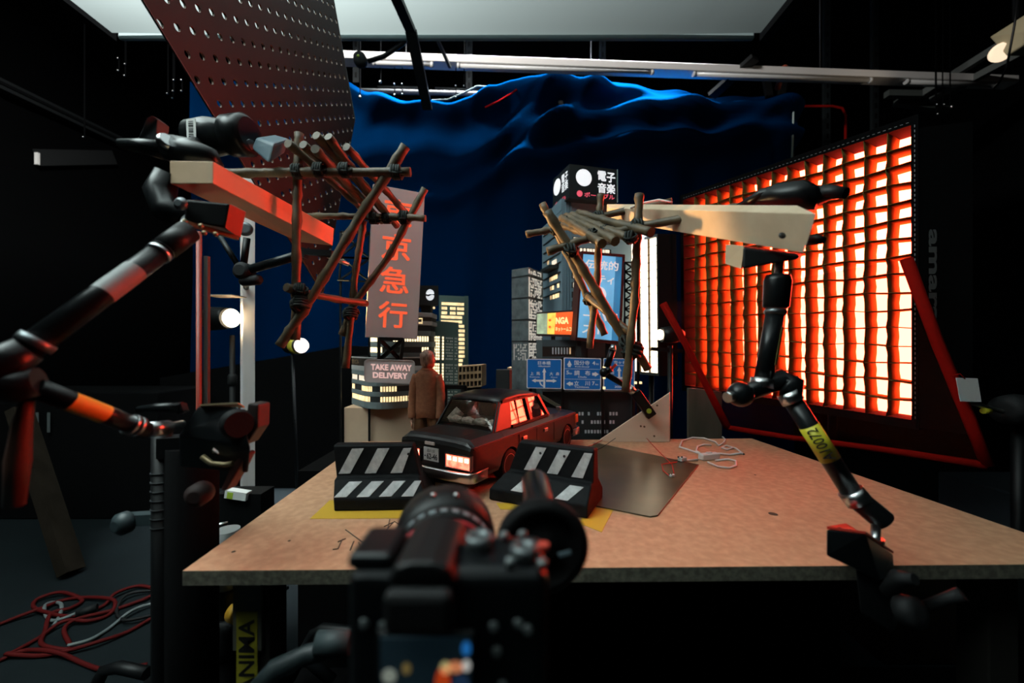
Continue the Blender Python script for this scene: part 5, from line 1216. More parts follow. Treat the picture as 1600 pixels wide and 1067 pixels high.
# ================================================================ articulated arm on the table front
ra = thing('articulated_arm', T(1370, 840), 'black articulated arm clamped to the front table edge, yellow number tape', 'arm')
mb = MB(); mb.hexa([P(1291, 868, .66), P(1375, 908, .64), P(1398, 900, .70), P(1320, 860, .74), P(1291, 827, .66), P(1352, 835, .63), P(1396, 866, .70), P(1322, 822, .74)]); mb.build('clamp_body', ANO, ra, bevel=.003)
mb = MB(); mb.hexa([P(1292, 826.5, .66), P(1352, 834.5, .63), P(1396, 865, .70), P(1322, 821.5, .74)]+[p+V((0, 0, .004)) for p in (P(1292, 826, .66), P(1352, 834, .63), P(1396, 865, .70), P(1322, 821, .74))]); rp = mb.build('red_face', mat('red_face2', (.42, .03, .018), .5), ra)
mb = MB()
for x, y, d in ((1312, 829, .67), (1330, 832, .67), (1336, 840, .66), (1350, 848, .67)): mb.lathe([(.0025, 0), (.0025, .005)], P(x, y, d), (0, 0, 1), 10)
mb.build('screw_hole', INK, rp)
mb = MB(); mb.hexa([P(1335, 880, .66), P(1400, 905, .66), P(1395, 990, .64), P(1345, 960, .64), P(1345, 870, .70), P(1408, 895, .70), P(1402, 980, .70), P(1352, 950, .70)]); mb.build('clamp_jaw', BLK, ra, bevel=.004)
mb = MB(); mb.tube([P(1385, 925, .64), P(1405, 903, .62), P(1430, 905, .60)], [.010, .013, .008], 10); mb.tube([P(1440, 950, .62), P(1480, 935, .60), P(1504, 928, .59)], [.008, .008, .01], 10); mb.build('clamp_lever', RUB, ra)
mb = MB(); mb.lathe([(.010, 0), (.022, .01), (.022, .03), (.01, .035)], P(1400, 950, .63), (.2, -1, .4), 18); mb.build('clamp_knob', RUB, ra)
mb = MB(); mb.cyl(P(1367, 858, .675), P(1369, 820, .70), .007); mb.cyl(P(1368, 846, .68), P(1368, 840, .68), .012); mb.build('spigot', STEEL, ra)
mb = MB(); mb.cyl(P(1382, 815, .70), P(1340, 780, .715), .019); mb.build('lower_socket', ANO, ra, bevel=.002)
mb = MB(); mb.cyl(P(1343, 785, .714), P(1328, 766, .72), .021); mb.build('collar', STEEL, ra)
A1, A2 = P(1331, 770, .72), P(1236, 622, .76)
mb = MB(); mb.cyl(A1, A2, .0165); mb.build('lower_tube', ANO, ra)
mb = MB(); mb.cyl(P(1240, 628, .757), P(1230, 613, .762), .0195); mb.build('collar', STEEL, ra)
mb = MB(); mb.tube([P(1235, 618, .76), P(1238, 600, .77), P(1222, 592, .78), P(1190, 604, .78), P(1160, 617, .77)], [.019, .021, .020, .018, .015], 14); mb.ball(P(1157, 616, .765), .024, 18, 12); mb.build('elbow', ANO, ra)
mb = MB(); mb.cyl(P(1143, 619, .755), P(1136, 621, .75), .010); mb.cyl(P(1241, 592, .765), P(1247, 592, .76), .006); mb.build('elbow_bolt', STEEL, ra)
mb = MB(); mb.cyl(P(1190, 606, .78), P(1192, 592, .782), .0215); mb.build('collar', STEEL, ra)
B1, B2 = P(1192, 596, .78), P(1211, 490, .785)
mb = MB(); mb.cyl(B1, B2, .0165); mb.build('upper_tube', ANO, ra)
mb = MB(); mb.lathe([(.018, 0), (.021, .006), (.018, .012)], P(1211, 492, .785), (.1, 0, 1), 8); mb.build('hex_nut', GREYM, ra)
mb = MB(); mb.lathe([(.019, 0), (.023, .004), (.0245, .055), (.021, .066), (.012, .066)], P(1212, 482, .785), (.07, 0, 1), 22); mb.build('upper_socket', ANO, ra)
mb = MB(); mb.cyl(P(1216, 432, .785), P(1219, 402, .785), .0075); mb.build('spigot', STEEL, ra)
# number tape wrapped on the lower tube
dt = (A2-A1).normalized(); s0 = A1+(A2-A1)*.34; s1 = A1+(A2-A1)*.70
mb = MB(); mb.tube([s0, s1], .0171, 20, caps=False); nt2 = mb.build('number_tape', YELG, ra, solid=.0003)
side = dt.cross(V((0, -1, .0))).normalized(); tow = (V((0, 0, CZ))-(s0+s1)/2).normalized(); tow = (tow-dt*tow.dot(dt)).normalized(); side = tow.cross(dt)
qn2 = Q(s0+side*.011+tow*.0178, s1+side*.011+tow*.0178, s1-side*.011+tow*.0178, s0-side*.011+tow*.0178)
if qn2.n.dot(tow) < 0: qn2 = Q(s0-side*.011+tow*.0178, s1-side*.011+tow*.0178, s1+side*.011+tow*.0178, s0+side*.011+tow*.0178)
mb = MB(); qn2.text(mb, 'A10072', .06, .08, .95, .92, .0003, .01); mb.build('tape_number', INK, nt2)
s0 = B1+(B2-B1)*.25; s1 = B1+(B2-B1)*.8; mb = MB(); q = Q(s0+V((.006, -.0168, 0)), s1+V((.006, -.0168, 0)), s1+V((.013, -.0125, 0)), s0+V((.013, -.0125, 0))); q.slab(mb, 0, 0, 1, 1, 0, .0006); tp2 = mb.build('side_label', mat('label_border', (.20, .17, .03), .6), ra)
# ================================================================ pegboard
pA, pC, pB = P(225, 0, .90), P(505, 458, 1.65), P(555, 185, 2.0)
pn_ = (pC-pA).cross(pB-pA).normalized()
if pn_.dot(V((0, -1, 0))) < 0: pn_ = -pn_
def onplane(px, py):
    r = V(((px-800)/F, 1, -(py-540)/F)); o = V((0, 0, CZ)); return o+r*((pA-o).dot(pn_)/r.dot(pn_))
poly = [onplane(*p) for p in ((152, -120), (225, 0), (505, 458), (555, 185), (522, 0), (503, -110))]
ex = (onplane(478, 162)-onplane(343, 162)).normalized(); ey = pn_.cross(ex).normalized()
o0 = onplane(343, 162); loc = lambda p: ((p-o0).dot(ex), (p-o0).dot(ey))
pl2 = [loc(p) for p in poly]; xs_ = [p[0] for p in pl2]; ys_ = [p[1] for p in pl2]
pitch = .054; hr = .0095; bm = bmesh.new()
n8 = 12; wp3 = lambda a, b, h=0: o0+ex*a+ey*b+pn_*h
for i in range(int(min(xs_)/pitch)-1, int(max(xs_)/pitch)+2):
    for j in range(int(min(ys_)/pitch)-1, int(max(ys_)/pitch)+2):
        cx, cy = i*pitch, j*pitch; inn = []; out = []; dp = []
        for k in range(n8):
            a = (k+.5)/n8*math.tau; c, s_ = math.cos(a), math.sin(a); m_ = max(abs(c), abs(s_))
            inn.append(bm.verts.new(wp3(cx+hr*c, cy+hr*s_))); dp.append(bm.verts.new(wp3(cx+hr*c, cy+hr*s_, -.006)))
            out.append(bm.verts.new(wp3(cx+pitch/2*c/m_, cy+pitch/2*s_/m_)))
        for k in range(n8):
            l = (k+1) % n8; bm.faces.new((out[k], out[l], inn[l], inn[k])); bm.faces.new((inn[k], inn[l], dp[l], dp[k])).material_index = 1
        # the four outer corners
        for sx, sy in ((1, 1), (-1, 1), (-1, -1), (1, -1)):
            near = sorted(out, key=lambda v: (v.co-wp3(cx+sx*pitch/2, cy+sy*pitch/2)).length)[:2]
            bm.faces.new((near[0], near[1], bm.verts.new(wp3(cx+sx*pitch/2, cy+sy*pitch/2))))
cen = sum(poly, V((0, 0, 0)))/len(poly)
for a, b in zip(poly, poly[1:]+poly[:1]):
    nn = (b-a).cross(pn_).normalized()
    if nn.dot(cen-a) > 0: nn = -nn
    bmesh.ops.bisect_plane(bm, geom=bm.verts[:]+bm.edges[:]+bm.faces[:], plane_co=a, plane_no=nn, clear_outer=True)
pg = thing('pegboard', cen, 'large dark red-brown perforated board hanging at an angle in the upper left', 'pegboard')
me = bpy.data.meshes.new('perforated_sheet'); bmesh.ops.translate(bm, verts=bm.verts[:], vec=-cen); bm.to_mesh(me); bm.free()
me.materials.append(mat('board_brown', (.016, .0095, .008), .6, spec=.2, noise=(3, (.022, .013, .011))))
me.materials.append(mat('hole_wall_glint', (.14, .10, .075), .8)); o = bpy.data.objects.new('perforated_sheet', me); COL.objects.link(o); o.parent = pg  # hole walls paler than the board: glints put into the colour
mb = MB()
for a, b in zip(poly, poly[1:]+poly[:1]): mb.bar(a-pn_*.003, b-pn_*.003, .006, .005, up=pn_)
mb.build('edge', mat('board_edge', (.05, .06, .06), .6), pg)
mb = MB(); p = (poly[0]+poly[5])/2; mb.tube([p, (p.x, p.y, 4.99)], .004, 6); mb.build('hanging_cord', BLK, pg)
# ================================================================ left: big articulated arm
la = thing('articulated_arm', P(60, 590, .5), 'thick black articulated arm folded at an elbow, in the left foreground', 'arm')
U1, U2 = P(288, 366, .70), P(28, 556, .50)
mb = MB(); mb.cyl(U1, U2, .0165, seg=24); mb.build('upper_tube', ANO, la)
ud = (U2-U1).normalized()
for f_ in (.15, .19): mb = MB(); c = U1+(U2-U1)*f_; mb.cyl(c, c+ud*.007, .0185, seg=24); mb.build('collar', STEEL, la)
mb = MB(); mb.cyl(U1-ud*.01, U1+ud*.05, .0195, seg=24); mb.build('upper_socket', BLK, la)
mb = MB(); mb.cyl(P(285, 360, .705), P(293, 340, .74), .008); mb.build('spigot', STEEL, la)
mb = MB(); a = U1+(U2-U1)*.37; b = U1+(U2-U1)*.58; mb.tube([a, b], .0168, 24, caps=False); mb.build('pale_label', mat('pale_label', (.20, .21, .21), .6), la)
mb = MB(); mb.tube([P(45, 545, .50), P(15, 562, .49), P(-15, 580, .48), P(-20, 602, .48), P(20, 603, .49), P(62, 596, .5)], [.018, .022, .024, .024, .022, .018], 16); mb.build('elbow', ANO, la)
mb = MB(); mb.cyl(P(50, 540, .51), P(62, 530, .515), .02); mb.build('collar', GREYM, la)
L1, L2 = P(55, 606, .5), P(228, 672, .62)
mb = MB(); mb.cyl(L1, L2, .0125, seg=20); mb.build('lower_tube', ANO, la)
mb = MB(); mb.tube([L1+(L2-L1)*.26, L1+(L2-L1)*.58], .0129, 20, caps=False); mb.build('yellow_tape', YEL, la)
for f_ in (.82, .88): mb = MB(); c = L1+(L2-L1)*f_; mb.cyl(c, c+(L2-L1).normalized()*.006, .0155, seg=20); mb.build('collar', STEEL, la)
mb = MB(); mb.tube([P(45, 620, .5), P(35, 660, .5), P(28, 720, .5), P(22, 790, .5)], [.006, .009, .012, .010], 8); mb.build('orange_lever', mat('orange_lever', (.045, .013, .005), .6), la)
# clamp on the stand
lcm = thing('stand_clamp', P(300, 690, .72), 'black clamp assembly on a stand at the left table corner, jaws lit red', 'clamp')
mb = MB(); mb.cyl(P(228, 672, .62), P(262, 668, .66), .012); mb.cyl(P(250, 668, .65), P(285, 662, .70), .006); mb.build('spigot', STEEL, lcm)
mb = MB(); mb.hexa([P(278, 680, .70), P(392, 700, .68), P(388, 740, .72), P(280, 730, .74), P(310, 634, .72), P(372, 634, .70), P(382, 650, .74), P(312, 648, .78)]); mb.build('body', ANO, lcm, bevel=.004)
mb = MB(); mb.hexa([P(312, 634, .70), P(372, 631, .70), P(382, 637, .78), P(316, 641, .80)]+[p+V((0, 0, .003)) for p in (P(312, 634, .70), P(372, 631, .70), P(382, 637, .78), P(316, 641, .80))]); mb.build('lit_top_sheet', mat('lit_top_tone', (.42, .34, .2), .5, .3), lcm)  # light on the clamp's top, put in as a pale sheet
mb = MB(); mb.lathe([(.012, 0), (.024, .004), (.026, .018), (.022, .03)], P(366, 660, .70), (.75, -.65, 0), 24); mb.build('knob', RUB, lcm)
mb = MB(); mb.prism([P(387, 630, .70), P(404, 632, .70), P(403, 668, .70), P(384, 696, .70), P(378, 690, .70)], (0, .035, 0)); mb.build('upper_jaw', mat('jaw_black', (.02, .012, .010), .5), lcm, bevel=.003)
mb = MB(); mb.prism([P(378, 708, .70), P(384, 712, .70), P(368, 742, .70), P(352, 768, .70), P(344, 766, .70), P(358, 732, .70)], (0, .03, 0)); mb.build('lower_jaw', mat('jaw_red_lit', (.05, .012, .008), .6), lcm, bevel=.003)  # black jaw with the red light put into its colour
mb = MB(); mb.tube([P(216, 640, .70), P(245, 637, .70), P(285, 636, .70)], [.006, .008, .009], 10); mb.bar(P(282, 632, .70), P(287, 645, .70), .012); mb.build('handle', ANO, lcm)
mb = MB(); mb.tube([P(316, 713, .70), P(330, 724, .70), P(350, 726, .70), P(364, 724, .70)], .005, 8); mb.build('bright_rod', mat('brass_edge', (.30, .23, .13), .4, .6), lcm)
mb = MB(); mb.lathe([(.01, 0), (.02, .01), (.02, .03), (.01, .04)], P(322, 765, .72), (.2, -1, 0), 16); mb.build('lower_knob', mat('dull_red', (.02, .006, .005), .7), lcm)
mb = MB(); q = Q(P(334, 700, .66), P(341, 705, .66), P(342, 709, .66), P(333, 703, .66)); q.slab(mb, 0, 0, 1, 1, 0, .001); mb.build('white_chip', PAP, lcm)
ls = thing('light_stand', G(300, 1000).xy.to_3d(), 'black stand with a thick column beside the left table corner', 'stand')
a = P(312, 700, .80); mb = MB(); mb.cyl((a.x-.03, .82, a.z), (a.x-.03, .82, .02), .045); mb.build('column', CLO, ls)
mb = MB(); a2 = P(253, 690, .80); mb.cyl((a2.x, .80, a2.z+.02), (a2.x, .80, .01), .017); mb.bar((a2.x, .80, a2.z-.01), (a.x, .82, a2.z-.01), .04); mb.build('pole', BLK, ls)
mb = MB()
for ang in (200, 320, 80): mb.bar((a2.x, .80, .30), (a2.x+.42*math.cos(math.radians(ang)), .80+.42*math.sin(math.radians(ang)), .012), .02)
mb.build('tripod_base', BLK, ls)
mb = MB(); mb.lathe([(.012, 0), (.022, .006), (.022, .02), (.01, .03)], P(205, 813, .80), (-.2, -1, 0), 14); mb.bar(P(190, 812, .80), P(258, 808, .80), .022); mb.build('lock_handle', mat('dim_handle', (.03, .045, .05), .45), ls)
mb = MB()
for k in range(7): mb.cyl((a2.x-.0, .80, a2.z-.06-k*.018), (a2.x, .80, a2.z-.062-k*.018), .0185)
mb.build('rib', mat('dim_rib', (.03, .035, .037), .5), ls)
# white post, red-lit pole, lamps
po = thing('white_post', (P(387, 600, 1.95).x, 1.95, 0), 'white painted post behind the left table edge, glaring by the lamp', 'post')
x = P(387, 600, 1.95).x
mb = MB(); R = M.Rotation(math.radians(45), 3, 'Z'); mb.box((x, 1.95, 1.0), (.052, .05, 2.0), R); mb.build('timber', mat('white_post_paint', (.58, .55, .54), .6, noise=(20, (.66, .63, .62)), stretch=(1, 1, .1)), po, bevel=.002)
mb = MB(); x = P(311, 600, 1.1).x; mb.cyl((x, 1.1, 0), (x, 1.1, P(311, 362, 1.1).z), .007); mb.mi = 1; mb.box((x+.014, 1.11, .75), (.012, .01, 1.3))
tag(mb.build('thin_pole', [mat('red_lit_pole', (.30, .05, .03), .45), mat('dim_strip', (.05, .05, .045), .6)]), 'thin vertical pole lit red, left of the white post', 'pole')  # the red light on the pole is put into its colour
kn = thing('grip_knuckle', P(385, 420, 1.5), 'black grip knuckle with crossing rods in front of the white post', 'grip head')
mb = MB(); mb.lathe([(.02, -.03), (.032, -.02), (.032, .02), (.02, .03)], P(382, 424, 1.5), (0, -1, 0), 18); mb.lathe([(.012, -.04), (.02, -.03), (.02, .03), (.012, .04)], P(392, 438, 1.5), (1, 0, .1), 14); mb.build('head', RUB, kn)
mb = MB(); mb.cyl(P(384, 423, 1.5), P(480, 395, 1.45), .017); mb.build('arm_rod', ANO, kn)
mb = MB(); mb.cyl(P(344, 370, 1.5), P(372, 415, 1.5), .010); mb.cyl(P(380, 418, 1.5), P(386, 372, 1.5), .012); mb.build('rod', BLK, kn)
mb = MB(); mb.lathe([(.022, -.01), (.026, 0), (.022, .01), (.014, .01)], P(383, 358, 1.45), (.4, -1, 0), 20); mb.build('ring', GREYM, kn)
mb = MB(); mb.bar(P(480, 394, 1.42), P(522, 397, 1.40), .03, .02); mb.bar(P(472, 402, 1.42), P(476, 388, 1.42), .03); mb.build('end_clamp', BLK, kn)
mb = MB(); mb.cyl(P(512, 400, 1.46), P(545, 413, 1.5), .008); mb.build('steel_pin', STEEL, kn)
mb = MB(); mb.cyl(P(384, 424, 1.5), P(384, 424, 1.5)*1+V((-.28, .42, .0)), .012); mb.build('fixing_bar', BLK, kn)
fl_ = thing('spot_lamp', P(355, 497, 1.9), 'glaring spot lamp behind the white post at the left', 'lamp')
lo_ = P(359, 497, 1.90)
mb = MB(); mb.lathe([(.001, 0), (.040, .004), (.044, .012)], lo_, (.95, -.31, 0), 24); mb.build('lens', glow('lamp_white', (1, .80, .52), 14), fl_)
mb = MB(); mb.lathe([(.048, -.004), (.052, -.02), (.058, -.12), (.03, -.16)], lo_, (.95, -.31, 0), 24); mb.build('housing', BLK, fl_)
mb = MB(); mb.box(lo_+V((.02, -.055, .098)), (.13, .10, .004)); mb.build('barn_door', mat('door_metal', (.35, .3, .22), .5), fl_)
mb = MB(); mb.cyl(lo_+V((-.03, .06, -.08)), (lo_.x-.03, lo_.y+.06, 0), .012); mb.lathe([(.015, 0), (.02, .01), (.02, .05), (.014, .06)], (lo_.x-.03, lo_.y+.06, .95), (0, 0, 1), 14); mb.lathe([(.2, 0), (.2, .01), (.02, .03)], (lo_.x-.03, lo_.y+.06, 0), (0, 0, 1)); mb.build('stand', RUB, fl_)
ro = thing('round_lamp', P(462, 540, 2.6), 'small round lamp with a yellow ring left of the bamboo', 'lamp')
ro_ = P(470, 540, 2.6); axl = V((.85, -.53, 0))
mb = MB(); mb.lathe([(.045, .0), (.048, .008), (.035, .035), (.001, .048)], ro_, axl, 24); mb.build('lens', glow('lamp_pale', (1, .86, .78), 2.4), ro)
mb = MB(); mb.lathe([(.052, -.07), (.056, -.06), (.056, -.03), (.052, -.02)], ro_, axl, 24); mb.build('yellow_ring', mat('yellow_ring', (.42, .36, .03), .5), ro)
mb = MB(); mb.lathe([(.03, -.16), (.05, -.14), (.05, 0)], ro_, axl, 24); mb.cyl(ro_-axl*.1-V((0, 0, .03)), (ro_.x-.06, ro_.y+.08, 0), .01); mb.build('housing', BLK, ro)
mb = MB(); c = P(372, 772, 1.4); mb.box(c, (.075, .03, .028), M.Rotation(.15, 3, 'Y')); mb.mi = 1; mb.box(c+V((-.018, -.004, .0005)), (.02, .024, .022), M.Rotation(.15, 3, 'Y'))
bk_ = thing('ballast_box', c.xy.to_3d(), 'small black box with a white and lime label behind the left stand', 'box')
mb2 = MB(); mb2.box((c.x, c.y+.04, c.z/2), (.16, .08, c.z)); mb2.build('case', BLK, bk_)
lb = mb.build('label', [PAP, GRN], bk_)
mb = MB(); mb.lathe([(.001, 0), (.02, .004), (.022, .02), (.01, .03)], P(332, 822, 1.2), (0, -1, .2), 14); mb.cyl(P(336, 822, 1.2), P(356, 818, 1.22), .008)
tag(mb.build('chrome_fitting', STEEL), 'chrome fitting glinting beside the left table edge', 'fitting')
# ================================================================ below the left table end
gp_ = thing('grip_stand', G(372, 1067).xy.to_3d(), 'black stand with yellow knob and pale label under the left table end', 'stand')
a = P(355, 930, .95); mb = MB(); mb.cyl((a.x, .95, .70), (a.x, .95, .44), .024); mb.build('upper_tube', ANO, gp_)
mb = MB(); mb.cyl((a.x, .95, .71), (a.x, .95, .575), .0265); mb.build('pale_label', mat('pale_label', (.30, .31, .31)), gp_)
mb = MB(); mb.lathe([(.03, -.045), (.036, -.03), (.036, .03), (.03, .045)], P(357, 990, .95), (0, 0, 1), 18); mb.bar(P(330, 985, .95), P(360, 985, .95), .03); mb.build('collar', RUB, gp_)
mb = MB(); mb.lathe([(.008, -.01), (.022, -.008), (.022, .012), (.008, .014)], P(369, 957, .93), (1, -.4, 0), 16); mb.build('yellow_knob', mat('knob_yellow', (.45, .24, .02), .5), gp_)
mb = MB(); mb.cyl((a.x+.01, .95, .44), (a.x+.01, .95, .01), .027); mb.build('lower_tube', CLO, gp_)
mb = MB(); mb.cyl(P(336, 990, .93), P(340, 1003, .93), .018); mb.build('chrome_bolt', STEEL, gp_)
mb = MB(); pts = [G(462, 1035), G(470, 1020), P(492, 986, 1.30), P(510, 982, 1.30), P(640, 1004, 1.25)]; pts[0].z = .02; mb.tube([P(452, 1062, 1.28), P(475, 1018, 1.30), P(490, 990, 1.31), P(505, 982, 1.31), P(545, 986, 1.30), P(640, 1006, 1.28)], .018, 10)
tag(mb.build('bent_tube', BLK), 'black bent steel tube rising from the floor under the table', 'tube')
mb = MB(); mb.tube([P(520, 1064, 1.20), P(480, 1030, 1.22), P(460, 1026, 1.22), P(395, 1048, 1.2), P(370, 1080, 1.18)], .017, 10); tag(mb.build('bent_tube', ANO), 'lower black bent tube on the floor beside the left stand', 'tube')
mb = MB(); mb.tube([P(545, 1008, .60), P(480, 1022, .60), P(430, 1046, .59), P(395, 1090, .58)], [.014, .014, .015, .017], 12); mb.mi = 1; mb.tube([P(495, 1004, .597), P(548, 1003, .60)], .0165, 12)
tag(mb.build('grey_handle_bar', [mat('slate_tube', (.012, .02, .022), .5), mat('slate_grip', (.03, .045, .048), .6)]), 'blurred slate handle bar at the bottom left of the foreground camera', 'handle')
mb = MB(); mb.tube([P(148, 1075, 1.2), P(162, 1048, 1.22), P(185, 1042, 1.22), P(230, 1052, 1.2)], .018, 10); tag(mb.build('bent_tube', BLK), 'black bent tube end at the bottom left of the floor', 'tube')
mb = MB(); c = P(310, 1045, 1.12); c.z = .12; mb.ball(c, (.20, .14, .13), 20, 12); tag(mb.build('sandbag', CLO), 'black sandbag on the foot of the stand at the left', 'sandbag')
# ================================================================ floor: cables and the leaning timber
def fl(pts, z=.008): return [G(*p)+V((0, 0, z+.006*(i % 3))) for i, p in enumerate(pts)]
def smooth(pts, n=6):
    out = []; m_ = len(pts)
    for i in range(m_-1):
        p0, p1, p2, p3 = pts[max(i-1, 0)], pts[i], pts[i+1], pts[min(i+2, m_-1)]
        for k in range(n):
            t = k/n; out.append(.5*((2*p1)+(p2-p0)*t+(2*p0-5*p1+4*p2-p3)*t*t+(3*p1-p0-3*p2+p3)*t**3))
    return out+[pts[-1]]
RC = mat('red_cable', (.075, .004, .004), .7, spec=.12)
for pts, lab in (([(0, 978), (30, 968), (58, 960), (100, 940), (140, 938), (178, 945), (172, 962), (140, 975), (100, 978), (60, 1000), (20, 1025), (12, 1030), (60, 1028), (100, 1024), (150, 1012), (200, 990), (245, 968), (268, 976)], 'red cable winding from the left edge across the dark floor'),
                 ([(240, 922), (215, 920), (180, 934), (160, 950), (110, 968), (66, 962), (52, 950), (60, 940), (96, 932), (128, 940), (110, 955), (80, 966), (70, 990), (64, 1010), (80, 1020), (110, 1016), (100, 990), (120, 975), (180, 955), (238, 935), (241, 925)], 'red cable coiled in loops on the dark floor'),
                 ([(0, 1035), (40, 1022), (90, 1028), (130, 1040), (160, 1052), (200, 1052), (230, 1042)], 'red cable running along the bottom left of the floor')):
    mb = MB(); mb.tube(smooth(fl(pts)), .0075, 8); tag(mb.build('floor_cable', RC), lab, 'cable', 'cables on the floor')
mb = MB(); mb.tube(smooth(fl([(280, 945), (240, 948), (205, 962), (170, 985), (140, 1005), (105, 1017)])), .0065, 8); tag(mb.build('floor_cable', mat('white_cable', (.12, .14, .14), .5)), 'white cable curving across the red ones on the floor', 'cable', 'cables on the floor')
mb = MB(); mb.tube(smooth(fl([(84, 980), (94, 965), (96, 952), (86, 944), (74, 948), (69, 958), (76, 970), (90, 974), (118, 966)])), .0065, 8); tag(mb.build('floor_cable', mat('white_cable', (.12, .14, .14))), 'white cable ring with a black plug among the red loops', 'cable', 'cables on the floor')
mb = MB(); mb.tube(fl([(120, 966), (152, 958)], .02), .016, 8); tag(mb.build('plug', RUB), 'black plug joining the white cable to the red one', 'plug')
mb = MB(); mb.tube(smooth(fl([(285, 927), (230, 928), (195, 938), (182, 958), (190, 972), (205, 976), (245, 962)])), .0065, 8); tag(mb.build('floor_cable', RUB), 'black cable loop on the floor left of the stand', 'cable', 'cables on the floor')
mb = MB(); mb.tube(smooth([P(394, 920, 1.5), P(378, 945, 1.5), P(382, 962, 1.5), P(400, 955, 1.5), P(415, 935, 1.5), P(432, 920, 1.5)]), .006, 8); mb.tube(smooth([P(450, 918, 1.5), P(420, 935, 1.5), P(385, 962, 1.5), P(365, 992, 1.5), G(355, 1010)]), .006, 8)
tag(mb.build('hanging_cable', RUB), 'black cables drooping below the table at the left', 'cable')
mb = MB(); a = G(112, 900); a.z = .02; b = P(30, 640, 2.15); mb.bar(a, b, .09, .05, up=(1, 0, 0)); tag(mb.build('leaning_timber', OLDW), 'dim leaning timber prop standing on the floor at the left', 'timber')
# ================================================================ foreground camera
cm = thing('mirrorless_camera', (-.045, .28, .95), 'blurred black mirrorless camera with a big lens in the foreground, seen from behind', 'camera')
mb = MB(); mb.box((-.042, .285, .950), (.132, .055, .105)); mb.build('body', ANO, cm, bevel=.008, seg=3)
mb = MB(); mb.prism([(-.080, .248, 1.000), (-.034, .248, 1.000), (-.040, .248, 1.011), (-.050, .248, 1.014), (-.064, .248, 1.014), (-.074, .248, 1.011)], (0, .07, 0)); mb.build('viewfinder_hump', BLK, cm, bevel=.003)
mb = MB(); mb.box((-.057, .243, .988), (.042, .012, .026)); mb.build('eyecup', RUB, cm, bevel=.005)
mb = MB(); mb.box((-.095, .285, 1.006), (.030, .045, .010)); mb.build('left_shoulder', ANO, cm, bevel=.004)
for x, y, r in ((-.024, .29, .0105), (.0085, .275, .0095)):
    mb = MB(); mb.lathe([(r, 0), (r, .008), (r*.9, .010), (r*.55, .0101), (r*.5, .0085)], (x, y, 1.002), (0, 0, 1), 28); mb.build('dial', mat('dial_grey', (.12, .135, .14), .35, .6), cm)
for x, y, z in ((-.006, .300, 1.004), (.008, .302, 1.004), (-.001, .264, 1.004), (.020, .262, 1.004)): mb = MB(); mb.lathe([(.0035, 0), (.0035, .004), (.002, .005)], (x, y, z), (0, 0, 1), 10); mb.build('button', mat('button_grey', (.16, .18, .18), .4, .5), cm)
mb = MB(); mb.lathe([(.004, 0), (.004, .004)], (.0225, .285, 1.004), (0, 0, 1), 12); mb.build('red_button', mat('red_button', (.5, .05, .03), .4), cm)
for x, z in ((-.096, .970), (-.084, .968), (-.012, .968), (.004, .970), (.010, .966), (-.010, .952), (-.006, .930)): mb = MB(); mb.lathe([(.0032, 0), (.003, .002)], (x, .2575, z), (0, -1, 0), 10); mb.build('rear_button', mat('button_grey', (.16, .18, .18)), cm)
qs_ = Q((-.083, .250, .966), (-.026, .250, .966), (-.026, .250, .920), (-.083, .250, .920))
mb = MB(); qs_.slab(mb, -.05, -.05, 1.05, 1.05, -.006, -.001); sc_ = mb.build('rear_screen', BLK, cm, bevel=.002)
mb = MB(); qs_.slab(mb, 0, 0, 1, 1, -.001, 0); mb.build('live_picture', glow('screen_dark', (.02, .05, .07), .10), sc_)
def blob(c, s0, t0, s1, t1, st=1):
    mb = MB(); qs_.poly(mb, [((s0+s1)/2+(s1-s0)/2*math.cos(k/12*math.tau), (t0+t1)/2+(t1-t0)/2*math.sin(k/12*math.tau)) for k in range(12)], 0, .0004); mb.build('picture_patch', glow('scr_%.2f_%.2f_%.2f' % c, c, st), sc_)
blob((1, .10, .015), .60, .40, .78, .95, .28); blob((1, .20, .06), .30, .85, .56, .98, .38); blob((.9, .8, .35), .66, .32, .78, .50, .34); blob((1, .35, .15), .74, .32, .92, .48, .42); blob((.85, .85, .8), .90, .30, 1.0, .46, .42); blob((.02, .20, .6), .90, .05, 1.0, .24, .5)
blob((.02, .05, .12), .78, .5, 1.0, .98, .35); blob((.45, .5, .42), .02, .42, .18, .62, .3); blob((.35, .25, .08), .24, .34, .34, .5, .25); blob((.5, .08, .03), .10, .82, .17, .98, .3)
la_ = V((-.15, 1, -.07)).normalized(); l0 = V((-.055, .312, .946))
mb = MB(); mb.lathe([(.030, 0), (.034, .004), (.036, .03), (.044, .036), (.046, .058)], l0, la_, 40); ln = mb.build('lens', ANO, cm)
mb = MB(); mb.lathe([(.0465, .050), (.0480, .051), (.0480, .0535), (.0465, .0545)], l0, la_, 40); mb.build('red_ring', mat('ring_red', (.45, .03, .04), .4), ln)
mb = MB(); mb.lathe([(.047, .060), (.050, .062), (.050, .080), (.047, .082)], l0, la_, 40); mb.build('aperture_ring', RUB, ln)
mb = MB(); mb.lathe([(.045, .082), (.053, .086), (.055, .12), (.055, .142), (.050, .146), (.03, .140)], l0, la_, 40); mb.build('front_barrel', BLK, ln)
mb = MB(); up3 = V((0, 0, 1))
for a_ in range(-5, 6):
    an = a_*.22+.0; n_ = up3*math.cos(an)+la_.cross(up3)*math.sin(an); mb.box(l0+la_*.071+n_*.0503, (.006, .006, .0012), M((la_.cross(n_), la_, n_)).transposed())
mb.build('scale_mark', mat('scale_print', (.22, .26, .28), .6), ln)
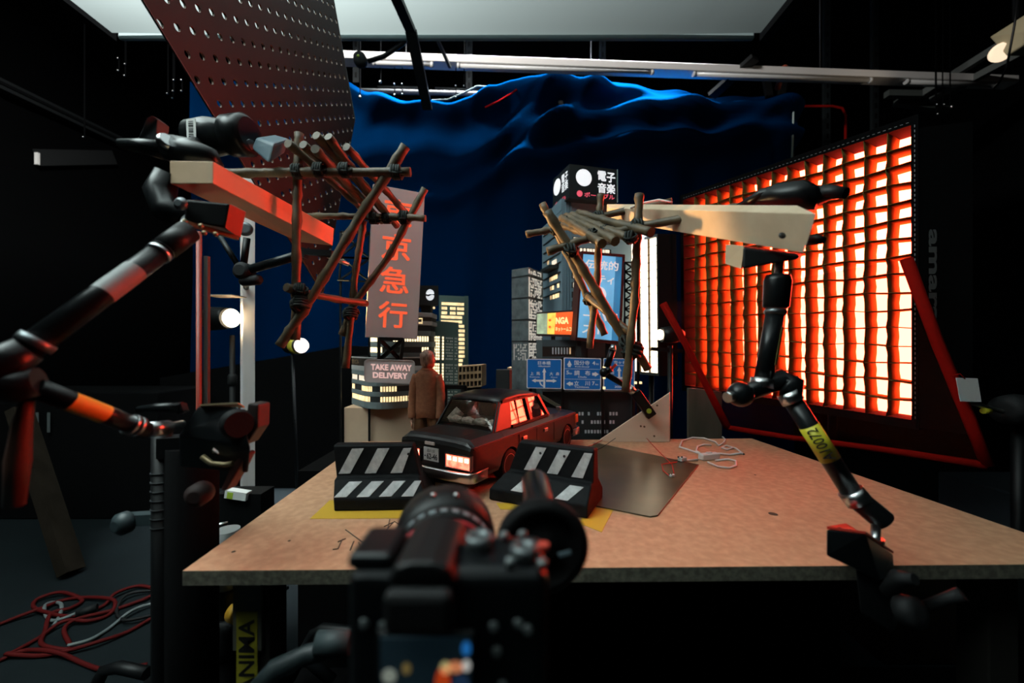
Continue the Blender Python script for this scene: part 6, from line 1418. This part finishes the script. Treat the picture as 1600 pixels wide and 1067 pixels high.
for s in (-.012, .012): 
    mb = MB(); mb.ball(l0+la_*.105+V((s, 0, .0545)), .0028, 8, 6); mb.build('barrel_screw', STEEL, ln)
mb = MB(); mb.cyl((-.045, .285, .895), (-.045, .285, .60), .03); mb.box((-.045, .285, .888), (.08, .06, .018)); mb.cyl((-.045, .285, .6), (-.045, .285, .01), .02)
for a_ in (90, 210, 330): mb.bar((-.045, .285, .5), (-.045+.28*math.cos(math.radians(a_)), .285+.28*math.sin(math.radians(a_)), .01), .022)
mb.build('support_column', BLK, cm)
ff = thing('follow_focus_wheel', P(848, 858, .37), 'black round follow focus wheel to the right of the foreground camera', 'wheel')
c = P(848, 857, .37)
mb = MB(); mb.lathe([(.001, -.002), (.012, -.003), (.014, .001), (.030, .002), (.034, -.003), (.041, -.002), (.0425, .004), (.0425, .012), (.038, .016), (.001, .016)], c, (-.06, 1, 0), 48)
for k in range(72):
    a_ = k/72*math.tau; mb.box(c+V((.0425*math.cos(a_), .008, .0425*math.sin(a_))), (.0018, .011, .0018), M.Rotation(-a_, 3, 'Y'))
mb.build('wheel', mat('matte_black', (.004, .004, .0045), .8, spec=.2), ff)
mb = MB(); mb.bar(c+V((.014, -.004, -.004)), c+V((.026, -.004, -.001)), .003); mb.bar(c+V((-.012, -.004, .006)), c+V((-.006, -.004, .008)), .004); mb.build('index_mark', mat('index_grey', (.10, .14, .16), .5), ff)
mb = MB(); mb.cyl(c+V((0, .016, 0)), c+V((-.005, .075, -.03)), .008); mb.bar(c+V((-.005, .075, -.03)), (-.055, .40, .888), .016); mb.build('gear_arm', BLK, ff)
mb = MB(); mb.cyl((-.05, .40, .886), (-.048, .285, .886), .008); mb.build('rod', ANO, ff)
tu = thing('matte_black_tube', P(845, 790, .45), 'short black tube lit red on both sides, above the follow focus wheel', 'tube')
mb = MB(); mb.lathe([(.0165, 0), (.0175, .004), (.0175, .10), (.0165, .104)], P(848, 816, .415), (-.02, 1, .07), 28); mb.build('barrel', ANO, tu)
mb = MB(); mb.bar(P(848, 824, .43), c+V((0, .012, .02)), .01); mb.build('bracket', BLK, tu)
